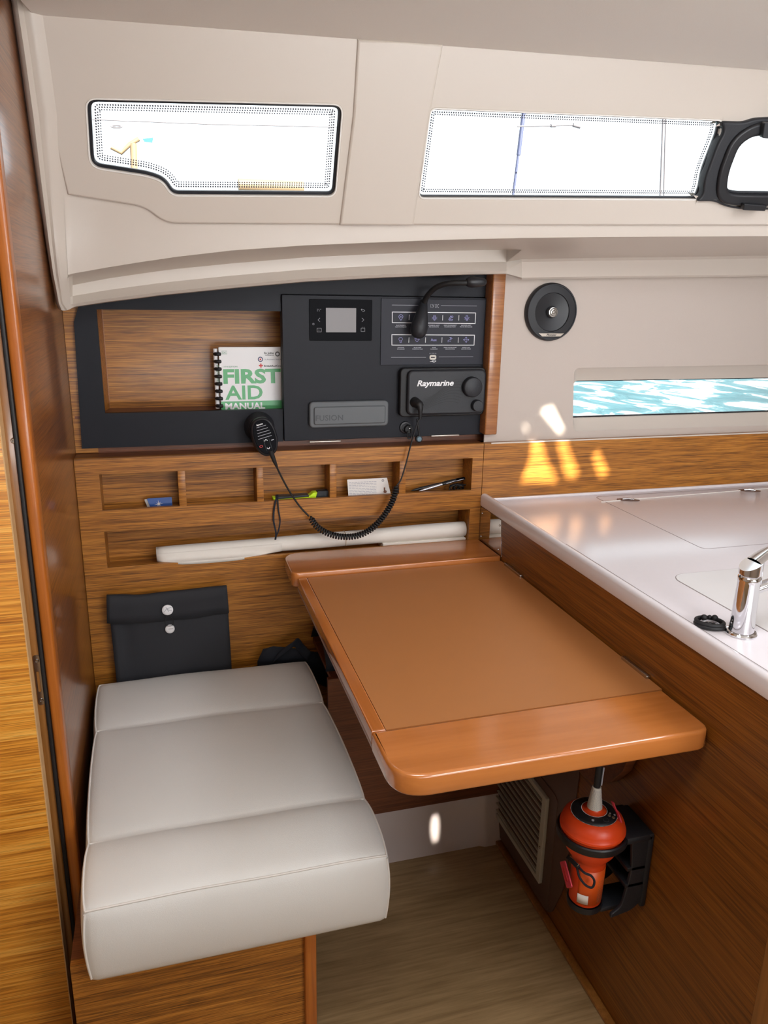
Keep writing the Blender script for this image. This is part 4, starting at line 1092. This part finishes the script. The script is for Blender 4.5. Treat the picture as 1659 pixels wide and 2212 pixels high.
# torch
th = thing('torch', 'lime yellow and black torch lying in the third pigeonhole', 'torch', atY(640, 1082, YC))
tp0, tp1 = atY(590, 1076, YC), atY(680, 1069, YC)
def along(a, b, t, dz=0, dy=0): return a.lerp(b, t) + Vector((0, dy, dz))
uu = (tp1 - tp0).normalized(); fT = frame(tp0, uu, Vector((0, .0, 1)))
Lb = (tp1 - tp0).length
poly('body', rpoly([(-.002, -.011), (Lb, -.009), (Lb + .006, .010), (Lb - .006, .010), (Lb - .016, .002), (.006, .003), (-.002, .0045)], .002, 3), fT @ Matrix.Translation((0, 0, .012)), M['lime'], .026, th, (), .0022, label='lime yellow body')
poly('upper_grip', rpoly([(.004, -.001), (Lb - .018, -.001), (Lb - .02, .0055), (.01, .0065)], .002, 3), fT @ Matrix.Translation((0, 0, .0135)), M['black'], .026, th, (), .0015)
poly('head', rpoly([(Lb - .002, -.010), (Lb + .038, -.008), (Lb + .038, .012), (Lb + .006, .013)], .003, 3), fT @ Matrix.Translation((0, 0, .011)), M['softblack'], .024, th, (), .002)
ly = [atY(a, b, y) for (a, b), y in (((598, 1069), 2.066), ((596, 1080), 2.046), ((592, 1100), 2.044), ((591, 1125), 2.043), ((596, 1150), 2.042), ((595, 1166), 2.042))]
def ribbon(name, pts, w, m, par, th_=.0012, axis=Vector((1, 0, 0)), label=None):
    sp_ = spline(pts, 6); rows = []
    for i, p in enumerate(sp_): rows.append([p - axis * w / 2, p - axis * w / 6, p + axis * w / 6, p + axis * w / 2])
    return loft(name, rows, m, par, True, th_, label)
ribbon('lanyard', ly, .005, M['webbing'], th)
ly2 = [atY(a, b, y) for (a, b), y in (((600, 1069), 2.064), ((600, 1082), 2.045), ((602, 1105), 2.043), ((605, 1125), 2.043), ((601, 1148), 2.042), ((595, 1160), 2.041))]
ribbon('lanyard', ly2, .004, M['webbing'], th)

# blister card
t = thing('blister_card', 'white printed backing card with keyhole slot in the fourth pigeonhole', 'card', atY(800, 1072, YC))
n_ = None
o, f, pl = cardmesh('card_body', [(750, 1036), (836, 1032), (845, 1072), (753, 1076)], YC - .01, YC + .012, M['cardwhite'], t, .001, .002)
# fine print lines and the keyhole
bm = bmesh.new()
for k in range(9):
    y_ = 1042 + k * 3.4; x_ = 754
    while x_ < 812:
        l = random.uniform(3, 9); a = pl(x_, y_ - (x_ - 754) * .03); b = pl(min(x_ + l, 813), y_ - (x_ - 754) * .03)
        vs = [bm.verts.new(q) for q in ((a[0], a[1] - .0007, .0003), (b[0], b[1] - .0007, .0003), (b[0], b[1] + .0007, .0003), (a[0], a[1] + .0007, .0003))]
        bm.faces.new(vs); x_ += l + 1.2
bm.transform(f); fin('fine_print', bm, M['greyprint'], t, False)
c = pl(832, 1062); c2_ = pl(830, 1053)
kh = [(c[0] + .0052 * math.cos(a), c[1] + .0042 * math.sin(a)) for a in [2 * PI * k / 16 for k in range(16)]]
poly('keyhole', kh, f @ Matrix.Translation((0, 0, .0003)), M['teak_shadow'], .0003, t)
poly('keyhole_neck', rr(c2_[0] - .0016, c2_[0] + .0026, c[1], c2_[1], .001), f @ Matrix.Translation((0, 0, .0003)), M['teak_shadow'], .0003, t)
r0 = pl(827, 1038)
poly('recycling_mark', [(r0[0] + .0035 * math.cos(a), r0[1] + .0035 * math.sin(a)) for a in [2 * PI * k / 12 for k in range(12)]], f @ Matrix.Translation((0, 0, .0003)), M['darkgrey'], .0003, t, [[(r0[0] + .0022 * math.cos(a), r0[1] + .0022 * math.sin(a)) for a in [2 * PI * k / 12 for k in range(12)]]])

# pens and cable
def pen(label, a, b, ya, yb, r, mbody, mtip, clip=True):
    A = atY(*a, ya); B = atY(*b, yb); d = B - A; t = thing('pen', label, 'pen', A, 'pens in the right pigeonhole')
    s = Vector((0, 1, 0)).cross(d).normalized(); ff = frame(A, s, d.cross(s))
    ln = d.length
    lathe('barrel', [(.0008, 0), (r * .5, .006), (r * .9, .018), (r, .03), (r, ln * .62)], ff, mbody, t, 18)
    lathe('cap', [(r, ln * .62), (r * 1.12, ln * .625), (r * 1.12, ln * .97), (r * .8, ln), (0, ln)], ff, mtip, t, 18)
    if clip: tube('clip', [ff @ Vector((0, -r * 1.3, ln * .72)), ff @ Vector((0, -r * 1.5, ln * .8)), ff @ Vector((0, -r * 1.2, ln * .97))], .001, M['silver'], t, 2)
    return t
pen('silver barrelled ballpoint resting on the fiddle of the right pigeonhole', (905, 1061), (985, 1037), 2.075, 2.078, .0042, M['silver'], M['black'])
pen('black barrelled pen behind the silver one in the right pigeonhole', (888, 1060), (1004, 1033), 2.090, 2.09, .0046, M['black'], M['glossblack'])
cb = thing('cable_bundle', 'small tangled black cable bundle behind the pens', 'cable', atY(990, 1055, 2.09))
for s_ in range(3):
    pts = []
    cc = atY(982 + 9 * s_, 1049, 2.09 + .006 * s_)
    for k in range(14):
        a = k * 1.15 + s_; pts.append(cc + Vector((.017 * math.cos(a) + random.uniform(-.004, .004), .007 * math.sin(a * 1.3), -.006 + .011 * math.sin(a) + random.uniform(-.002, .002))))
    tube('loop', spline(pts, 6), .0017, M['rubber'], cb, 2)

# chart rolls in the long slot
cr = thing('chart_roll', 'large rolled white paper chart filling the long lower slot', 'paper roll', (.45, 2.09, .87))
ca = Vector((-.022, 2.098, .886)); cbp = Vector((.853, 2.092, .897))
A0 = atY(338, 1198, 2.082); B0 = atY(1010, 1142, 2.082)
ca = Vector((A0.x, 2.086, A0.z)); cbp = Vector((.862, 2.086, B0.z))
d = (cbp - ca); s = Vector((0, 1, 0)).cross(d).normalized(); ff = frame(ca, s, d.cross(s)); ln = d.length
r0, r1 = .0205, .0245
# spiral roll: cross-section is a spiral curve, lofted along the roll
rows = []
nsec = 40
for i in range(nsec + 1):
    t_ = i / nsec; row = []
    rr_ = r0 + (r1 - r0) * t_ + .0006 * math.sin(t_ * 17)
    for k in range(70):
        a = k / 69 * 2 * PI * 2.2; r = rr_ * (.80 + .20 * k / 69)
        row.append(ff @ Vector((r * math.cos(a + 1.2), r * math.sin(a + 1.2), t_ * ln)))
    rows.append(row)
loft('paper', rows, M['chart'], cr, True, .0006, ang=60)
# loose flap of the outermost sheet at the left, curling forward over the fiddle
rows = []
for i in range(22):
    t_ = i / 21; x = ca.x + .002 + t_ * .34
    tz = max(0, math.sin(PI * t_ ** .75)) * (1 if t_ > .02 else .2)
    droop = .020 * tz
    c0 = ca.lerp(cbp, (x - ca.x) / ln); rr_ = r0 + .001
    row = []
    for k in range(8):
        b_ang = math.radians(20 - k * 12)
        row.append(c0 + Vector((0, -(rr_ + .0004) * math.cos(b_ang), (rr_ + .0004) * math.sin(b_ang))))
    last = row[-1]; mid = row[2]
    w_ = min(1, tz * 1.3)
    rim = Vector((x, 2.0475, .8665 - .007 * tz))
    end = last.lerp(rim, w_)
    tgt_ = [Vector((x, 2.0640, .8800)), Vector((x, 2.0600, .8730)), Vector((x, 2.0540, .8700)), Vector((x, 2.0484, .8688)), rim]
    for k in range(3, 8): row[k] = row[k].lerp(tgt_[k - 3], w_)
    rows.append(row)
loft('loose_flap', rows, M['chart'], cr, True, .0005, ang=60)
bd = ca.lerp(cbp, .585); rb_ = .0232
tube('elastic_band', [bd + Vector((0, rb_ * math.cos(2 * PI * k / 24), rb_ * math.sin(2 * PI * k / 24))) for k in range(24)], .0008, M['rope'], cr, 2, cyc=True)
cr2 = thing('folded_chart', 'thin flat folded white chart under the right end of the roll', 'paper', (.7, 2.08, .86))
box('sheet', .60, .861, 2.066, 2.12, .852, .8715, M['chart'], cr2, .001)

# ================================================================== ENVELOPE POUCH
en = thing('document_pouch', 'black fabric document pouch with a button flap behind the white cushion', 'pouch', (0, 2.02, .56))
ye = 2.020
def wavy(pts, n=10): return pts
body = [P2(*q, ye) for q in [(238, 1335), (492, 1316), (498, 1470), (240, 1490)]]
rows = []
for i in range(25):
    t_ = i / 24; xa = body[0][0] + (body[1][0] - body[0][0]) * t_
    row = []
    for k in range(14):
        v_ = k / 13; z = (body[0][1] * (1 - v_) + .50 * v_)
        yb = ye - .008 + .006 * math.exp(-((t_ - .12) / .05) ** 2) * math.cos(v_ * 2) - .004 * math.sin(PI * t_) - .003 * math.sin(t_ * 14 + v_ * 3) * v_
        row.append((xa + .004 * (v_), yb, z))
    rows.append(row)
loft('body', rows, M['fabric'], en, True, .004, ang=80)
fl_t = [P2(*q, ye - .012) for q in [(230, 1287), (270, 1286), (300, 1287), (350, 1281), (400, 1276), (450, 1270), (490, 1266.5)]]
fl_b = [P2(*q, ye - .018) for q in [(231, 1347), (262, 1348.5), (300, 1346), (350, 1343), (400, 1338), (450, 1331), (495, 1325)]]
rows = []
for i, (a, b) in enumerate(zip(spline([(q[0], 0, q[1]) for q in fl_t], 4), spline([(q[0], 0, q[1]) for q in fl_b], 4))):
    rows.append([(a[0], ye, a[2] - .002), (a[0], ye - .010, a[2])] + [(a[0] + (b[0] - a[0]) * v, ye - .0155 - .002 * math.sin(i * .8) * v - .004 * math.exp(-((i - 6) / 2) ** 2), a[2] + (b[2] - a[2]) * v) for v in (.1, .4, .7, 1)])
loft('flap', rows, M['fabric'], en, True, .002, ang=80)
for (px, py), r, lb in (((362, 1318), .0145, 'glossy white round button with a small logo'), ((367, 1359), .0125, 'pale lilac round button')):
    yb = ye - .024 if py < 1340 else ye - .019
    p = atY(px, py, yb)
    lathe('button', [(0, .0032), (r * .6, .0030), (r * .9, .0018), (r, .0002), (r, -.0025), (0, -.0025)], wallframe(yb, p.x, p.z), M['white'] if py < 1340 else M['paper'], en, 32, label=lb)
yb = ye - .0275
strokes('button_logo', [[(355, 1322), (360, 1315), (365, 1322)], [(360, 1315), (370, 1312)], [(358, 1312), (364, 1318), (371, 1319)]], yb, .0005, M['greyprint'], en)
strokes('button_mark', [[(364, 1359), (374, 1358)]], ye - .0228, .0004, M['darkgrey'], en)
strp = [atY(a, b, ye - .024) for a, b in ((358, 1330), (357, 1345), (362, 1352), (372, 1351), (375, 1343), (368, 1331))]
tube('string', spline(strp, 5), .0009, M['rubber'], en, 2)

# strap / bag behind the cushion
bag = thing('bag_strap', 'crumpled dark navy webbing bag strap behind the cushion corner', 'strap', (.3, 1.95, .6))
ys_ = 2.02
def pr(px, py, y): return atY(px, py, y)
rows = []
for a, b in (((556, 1430), (568, 1403)), ((590, 1430), (590, 1397)), ((620, 1428), (612, 1399)), ((640, 1425), (640, 1402)), ((672, 1430), (672, 1408)), ((720, 1450), (712, 1415))):
    rows.append([pr(*a, 2.035) + Vector((0, 0, -.06)), pr(*a, 2.015), pr((a[0] + b[0]) / 2, (a[1] + b[1]) / 2, 2.005), pr(*b, 2.012), pr(*b, 2.03) + Vector((0, 0, -.004))])
loft('pad', rows, M['webbing'], bag, True, .004, ang=60)
ribbon('strap', [pr(595, 1422, 2.00), pr(612, 1407, 1.99), pr(628, 1396, 1.985), pr(640, 1388, 1.99), pr(652, 1402, 2.0), pr(668, 1418, 1.99)], .028, M['webbing'], bag, .002, Vector((.45, 0, .9)).normalized())
rows = []
for i in range(9):
    t_ = i / 8; x = .378 + .28 * t_
    rows.append([(x, 1.83, .6045), (x, 1.825, .625 + .01 * math.sin(i * 1.7)), (x, 1.86, .66 + .012 * math.sin(i * 1.1)), (x, 1.92, .675 + .01 * math.sin(i)), (x, 2.0, .66), (x, 2.04, .61)])
loft('bag_body', rows, M['webbing'], bag, True, .003, ang=60)

# ================================================================== SPEAKER
sx, sz = 1.0885, 1.5375
spk = thing('wall_speaker', 'round black wall speaker with a silver badge on white hull side', 'speaker', (sx, WR, sz))
fS = frame((sx, WR, sz), (1, 0, 0), (0, 0, 1))
R0 = .0800
lathe('rim', [(R0 * 1.0, -.001), (R0 * 1.02, .003), (R0 * 1.0, .012), (R0 * .96, .0165), (R0 * .93, .0165), (R0 * .92, .013)], fS, M['softblack'], spk, 72)
lathe('grille', [(R0 * .93, .0145), (R0 * .68, .0152), (R0 * .66, .0125), (R0 * .60, .0115), (R0 * .3, .008), (R0 * .20, .007), (0, .007)], fS, M['black'], spk, 72)
lathe('tweeter_post', [(.016, .005), (.0165, .014), (.014, .018)], fS, M['darkgrey'], spk, 32)
lathe('tweeter', [(.0145, .016), (.0135, .021), (.0115, .0215), (.011, .018), (.0085, .018), (.008, .022), (.006, .0225), (.0055, .019), (.003, .019), (.002, .023), (0, .0235)], fS, M['clearcone'], spk, 32, label='silver ringed tweeter')
h_ = -.0625; hw = math.sqrt((R0 * .95) ** 2 - h_ ** 2)
poly('badge', [(-hw + .004, h_ + .0035), (hw - .002, h_ + .0035), (hw - .014, h_ - .0055), (-hw + .015, h_ - .0055)], fS @ Matrix.Translation((0, 0, .0185)), M['brassy'], .003, spk, (), .0004, label='silver badge')
text('lettering', 'Pioneer', .0085, fS @ Matrix.Translation((-.015, h_ - .0036, .0186)), M['blackprint'], spk, .0001, bold=.0002, shear=.3, width=.032)

# ================================================================== EPIRB
ex, ey = .787, 1.150
ep = thing('distress_beacon', 'orange emergency beacon with black aerial held under the chart table', 'beacon', (ex, ey, .37))
eF = Matrix.Translation((ex, ey, 0))
lathe('dome', [(.0630, .553), (.0655, .556), (.0652, .5605), (.0632, .5625), (.0625, .569), (.0590, .577), (.0510, .5850), (.0400, .5905), (.0300, .5925), (.0255, .5930), (.0235, .5932), (.0175, .5950), (.0130, .5990), (.0118, .6035), (0, .604)], eF, M['orange'], ep, 64)
lathe('hull_body', [(.0630, .553), (.0610, .540), (.0570, .522), (.0490, .504), (.0400, .491), (.0355, .483), (.0345, .477), (.0330, .3815), (.0310, .3790), (0, .3790)], eF, M['orange'], ep, 64)
# label ring on the dome
rows = []
for i in range(49):
    a = math.radians(92 + 360 * i / 48); rows.append([Vector((ex + r * math.cos(a), ey + r * math.sin(a), z + .0008)) for r, z in ((.0250, .5932), (.031, .5924), (.0385, .5910), (.0460, .5880))])
loft('dome_label', rows, M['blackprint'], ep, True, .0004, label='black ring label on the dome')
def domez(r): 
    tb = [(.0240, .5932), (.0300, .5925), (.0400, .5905), (.0510, .5850), (.0590, .577)]
    for (a, za), (b, zb_) in zip(tb, tb[1:]):
        if a <= r <= b: return za + (zb_ - za) * (r - a) / (b - a)
    return .585
def domeline(name, m, arcs, w=.0005):
    bm = bmesh.new()
    for (r, a0, a1) in arcs:
        for i in range(24):
            A = [math.radians(a0 + (a1 - a0) * j / 24) for j in (i, i + 1)]
            vs = [bm.verts.new((ex + (r + s) * math.cos(t), ey + (r + s) * math.sin(t), domez(r) + .0016)) for s, t in ((-w, A[0]), (w, A[0]), (w, A[1]), (-w, A[1]))]
            bm.faces.new(vs)
    return fin(name, bm, m, ep, False)
domeline('label_border', M['white'], [(.0458, 92, 452), (.0252, 92, 452)])
for deg, m_, r_, rad_ in ((-80, M['darkgrey'], .0345, .0062), (-52, M['boatbrown'], .031, .0032), (-50, M['boatbrown'], .039, .0032), (-38, M['greyprint'], .031, .0022), (-36, M['greyprint'], .0395, .0022), (-125, M['greyprint'], .034, .0028)):
    a = math.radians(deg); c = Vector((ex + r_ * math.cos(a), ey + r_ * math.sin(a), domez(r_) + .0012))
    lathe('key', [(rad_ * .7, .0008), (rad_, .0006), (rad_, -.0005)] if m_ is M['darkgrey'] else [(0, .0008), (rad_ * .9, .0007), (rad_, -.0005)], Matrix.Translation(c), m_, ep, 16)
lathe('sleeve', [(.0150, .600), (.0148, .603), (.0092, .643), (.0088, .647), (0, .647)], eF, M['sleeve'], ep, 32, label='white reflective taper sleeve')
bm = bmesh.new()
for k in range(9):
    z = .604 + k * .0047
    r = .0148 - (.0056) * (z - .603) / .040 + .0003
    for j in range(14):
        a = 2 * PI * (j + .5 * (k % 2)) / 14; c = Vector((r * math.cos(a), r * math.sin(a), z)); tg = Vector((-math.sin(a), math.cos(a), 0)); u2 = Vector((0, 0, 1))
        hx = [(c + tg * (.0021 * math.cos(q * PI / 3)) + u2 * (.0023 * math.sin(q * PI / 3))) for q in range(7)]
        for p_, q_ in zip(hx, hx[1:]):
            e_ = (q_ - p_).normalized().cross(Vector((math.cos(a), math.sin(a), 0))) * .00022
            bm.faces.new([bm.verts.new(v) for v in (p_ - e_, q_ - e_, q_ + e_, p_ + e_)])
bm.transform(eF); hx_ = fin('sleeve_pattern', bm, M['greyprint'], ep, False)
tube('aerial', [(ex, ey, .643), (ex + .001, ey, .70), (ex + .004, ey + .002, .80)], .0068, M['rubber'], ep, 5)
tube('aerial_tab', [(ex + .0085, ey - .002, .650), (ex + .010, ey - .002, .690)], .0018, M['greyprint'], ep, 2)
# lower label panels
def wrap(name, a0, a1, z0, z1, m, r=.0343, n=12, label=None):
    rows = [[(ex + (r + (z - .4) * .02) * math.cos(math.radians(a0 + (a1 - a0) * i / n)), ey + (r + (z - .4) * .02) * math.sin(math.radians(a0 + (a1 - a0) * i / n)), z) for z in (z0, z1)] for i in range(n + 1)]
    return loft(name, rows, m, ep, True, .0003, label=label)
wrap('side_label', -150, -35, .386, .470, M['orangelabel'], .0336)
wrap('barcode_label', -150, -112, .390, .412, M['cardwhite'], .0346, label='small white barcode label')
bm = bmesh.new()
for k in range(15):
    z = .392 + k * .0042
    for s_ in range(5):
        a0 = -82 + s_ * 8.5 + random.uniform(0, 2); a1 = a0 + random.uniform(4, 7.5)
        r = .0347
        A = [math.radians(a0), math.radians(a1)]
        bm.faces.new([bm.verts.new((ex + r * math.cos(A[i]), ey + r * math.sin(A[i]), z + dz)) for i, dz in ((0, 0), (1, 0), (1, .0008), (0, .0008))])
fin('label_print', bm, M['boatbrown'], ep, False)
# wrist lanyard & clip, pink tabs
dirc = Vector((-.75, -.66, 0)).normalized()
base = Vector((ex, ey, 0))
l0 = at(1228, 1853, 0, ex - .038); l1 = at(1250, 1872, 0, ex - .040)
ribbon('lanyard', [at(1226, 1850, 0, .745), at(1238, 1862, 0, .742), at(1250, 1874, 0, .745)], .011, M['webbing'], ep, .0025, Vector((.2, -.3, .9)).normalized())
lw = [at(a, b, 0, x) for (a, b), x in (((1247, 1870), .748), ((1262, 1885), .752), ((1277, 1892), .765), ((1284, 1904), .772), ((1279, 1917), .768), ((1265, 1912), .756), ((1252, 1895), .748), ((1247, 1876), .746))]
tube('lanyard_loop', spline(lw, 6), .0024, M['webbing'], ep, 2)
tube('steel_clip', spline([at(a, b, 0, .744) for a, b in ((1232, 1850), (1245, 1862), (1250, 1867), (1246, 1871), (1240, 1872))], 4), .0012, M['chrome'], ep, 2, label='small chrome clip')
tg = [at(a, b, 0, .742) for a, b in ((1218, 1864), (1229, 1865), (1235, 1917), (1224, 1919))]
tf_ = frame(tg[3], tg[2] - tg[3], tg[0] - tg[3])
wq = (tg[2] - tg[3]).length; hq = (tg[0] - tg[3]).length
poly('pull_tag', rr(0, wq, 0, hq, .003), tf_, M['pink'], .003, ep, (), .0008, label='pink red pull tag')
poly('tag_rib', rr(wq * .35, wq * .65, hq * .25, hq * .8, .001), tf_ @ Matrix.Translation((0, 0, .0012)), M['red'], .002, ep, (), .0004)
ribbon('release_tab', [at(a, b, 0, .815) for a, b in ((1340, 1775), (1335, 1758), (1328, 1745), (1323, 1732))], .010, M['pink'], ep, .002, Vector((0, -1, .2)).normalized(), label='pink red release tab')

brk = thing('beacon_bracket', 'black plastic bracket holding the orange beacon to the cabinet side', 'bracket', (.89, 1.15, .36))
lathe('collar', [(.0660, .5515), (.0690, .5520), (.0712, .5495), (.0712, .537), (.0690, .534), (.0640, .5345), (.0635, .543), (.0660, .5515)], eF, M['black'], brk, 64)
box('top_arm', ex + .045, .8985, ey - .052, ey + .045, .536, .5535, M['softblack'], brk, .006)
bfr = frame((0, ey - .052, 0), (1, 0, 0), (0, 0, 1))
side_o = rpoly([(ex + .060, .551), (.893, .551), (.893, .40), (.872, .372), (.82, .362), (.82, .371), (.842, .385), (.856, .47)], [.004, .01, .02, .02, .003, .003, .02, .03], 5)
poly('side_plate', side_o, frame((0, ey - .050, 0), (1, 0, 0), (0, 0, 1)), M['softblack'], .008, brk, (), .002)
poly('side_plate', side_o, frame((0, ey + .042, 0), (1, 0, 0), (0, 0, 1)), M['softblack'], .008, brk, (), .002)
box('back_plate', .885, .8985, ey - .052, ey + .045, .375, .553, M['softblack'], brk, .004)
for zz in (.43, .47):
    box('rung', .845, .89, ey - .05, ey + .04, zz, zz + .01, M['black'], brk, .002)
lathe('foot_cup', [(0, .364), (.028, .364), (.036, .366), (.0368, .3725), (.0355, .3795), (.0340, .3785), (.0320, .3745), (0, .3745)], eF, M['black'], brk, 48)
box('foot_arm', ex + .02, .8985, ey - .030, ey + .03, .360, .371, M['softblack'], brk, .004)

# ================================================================== OUTSIDE
sea = box('sea', -60, 140, 2.9, 220, .1, .35, M['sea']); setp(sea, 'sunlit turquoise sea with white foam and painted glints seen through the lower window', 'sea', kind='structure')
def ext(px, py, y): return atY(px, py, y)
m1 = thing('shroud', 'blue covered rigging shroud crossing the long window', 'rigging', ext(1108, 425, 3.2))
tube('wire', [ext(1100, 480, 3.2), ext(1108, 425, 3.2), ext(1120, 330, 3.2)], .0055, M['mast'], m1); tube('cover', [ext(1120, 335, 3.2), ext(1134, 220, 3.2)], .0085, M['mast'], m1)
m2 = thing('backstay', 'pair of grey wires standing upright at the right of the long window', 'rigging', ext(1428, 425, 3.2))
tube('wire', [ext(1425, 470, 3.2), ext(1434, 230, 3.2)], .0055, M['mast2'], m2); tube('wire', [ext(1433, 470, 3.2), ext(1439, 230, 3.2)], .004, M['mast2'], m2)
gl1 = thing('guard_wire', 'thin horizontal guard wire outside the left window', 'wire', ext(190, 257, 3.0))
tube('strand', [ext(150, 256, 3.0), ext(450, 268, 3.0), ext(760, 275, 3.0)], .0022, M['mast2'], gl1)
gl2 = thing('turnbuckle_wire', 'short sloping wire with turnbuckles outside the long window', 'wire', ext(1120, 272, 3.0))
tube('strand', [ext(1118, 273, 3.0), ext(1245, 270, 3.0)], .003, M['mast2'], gl2); tube('turnbuckle', [ext(1190, 271.5, 3.0), ext(1200, 271, 3.0)], .007, M['mast2'], gl2); tube('turnbuckle', [ext(1238, 270, 3.0), ext(1253, 274, 3.0)], .007, M['mast2'], gl2)
wn = thing('stern_fittings', 'pale outboard bracket on a post with a small blue flag outside left window', 'fitting', ext(290, 380, 4))
tube('post', [ext(291, 400, 4), ext(288, 310, 4)], .016, M['boatbrown'], wn)
tube('arm', [ext(240, 318, 4), ext(262, 330, 4), ext(280, 312, 4), ext(300, 300, 4)], .010, M['boatbrown'], wn)
tube('ring', [ext(252 + 12 * math.cos(k), 273 + 2.5 * math.sin(k), 4) for k in [i * PI / 6 for i in range(12)]], .004, M['mast2'], wn, 2, True)
poly('flag', [P2(308, 300, 4), P2(331, 297, 4), P2(329, 308, 4), P2(312, 306, 4)], wallframe(4), M['flagblue'], .004, wn, label='small blue flag')
rf = thing('neighbour_deck', 'tan cabin top of a neighbouring boat low in the left window', 'boat', ext(580, 410, 4))
tube('coaming', [ext(515, 400, 4), ext(560, 402, 4), ext(655, 406, 4)], .03, M['boatbrown'], rf)

# ================================================================== LIGHT
w = bpy.data.worlds.new('world'); scn.world = w; w.use_nodes = True
nt = w.node_tree; bg = nt.nodes['Background']
bg.inputs['Color'].default_value = (.90, .95, 1.0, 1); bg.inputs['Strength'].default_value = 2.7
sd = bpy.data.lights.new('sun', 'SUN'); sd.energy = 30; sd.angle = math.radians(1.0); sd.color = (1, .93, .8)
so_ = bpy.data.objects.new('sun', sd); COL.objects.link(so_); so_.rotation_euler = SUN.to_track_quat('-Z', 'Y').to_euler()
def area(name, loc, target, sx_, sy_, power, color):
    l = bpy.data.lights.new(name, 'AREA'); l.shape = 'RECTANGLE'; l.size = sx_; l.size_y = sy_; l.energy = power; l.color = color
    o = bpy.data.objects.new(name, l); COL.objects.link(o); o.location = loc
    o.rotation_euler = (Vector(target) - Vector(loc)).to_track_quat('-Z', 'Y').to_euler()
    return o
area('companionway_light', (1.2, -.95, 1.98), (.45, 1.7, .75), .8, .7, 34, (.97, .98, 1))
ceil_fill = area('ceiling_fill_light', (.9, -1.40, 1.05), (.6, 1.45, 2.10), 2.4, .3, 12, (.95, .98, 1))  # added fill lamp that brightens the ceiling; no window is modelled there
ceil_fill.data.spread = math.radians(75)
area('hatch_light', (1.5, .75, 2.04), (1.45, 1.0, 0), .5, .5, 10, (.86, .90, 1))
area('saloon_hatch_light', (.20, .55, 2.04), (.15, 1.1, 0), .55, .5, 11, (.98, .99, 1))
s = bpy.data.lights.new('sun_reflection_spot', 'SPOT'); s.energy = 60; s.spot_size = math.radians(8); s.spot_blend = .6; s.shadow_soft_size = .01; s.color = (1, .93, .82)  # added spot imitating a sun reflection on the kick moulding
o = bpy.data.objects.new('sun_reflection_spot', s); COL.objects.link(o); tgt = atY(940, 1790, 1.785); o.location = (.66, 1.1, .22)
o.rotation_euler = (tgt - Vector(o.location)).to_track_quat('-Z', 'Y').to_euler(); o.scale = (.30, 1.0, 1)
scn.view_settings.view_transform = 'Standard'; scn.view_settings.look = 'None'; scn.view_settings.gamma = 1; scn.view_settings.use_curve_mapping = False
scn.view_settings.exposure = -.15
scn.cycles.use_denoising = True
scn.cycles.max_bounces = 10; scn.cycles.diffuse_bounces = 5; scn.cycles.glossy_bounces = 4; scn.cycles.transparent_max_bounces = 12
scn.cycles.sample_clamp_indirect = 6
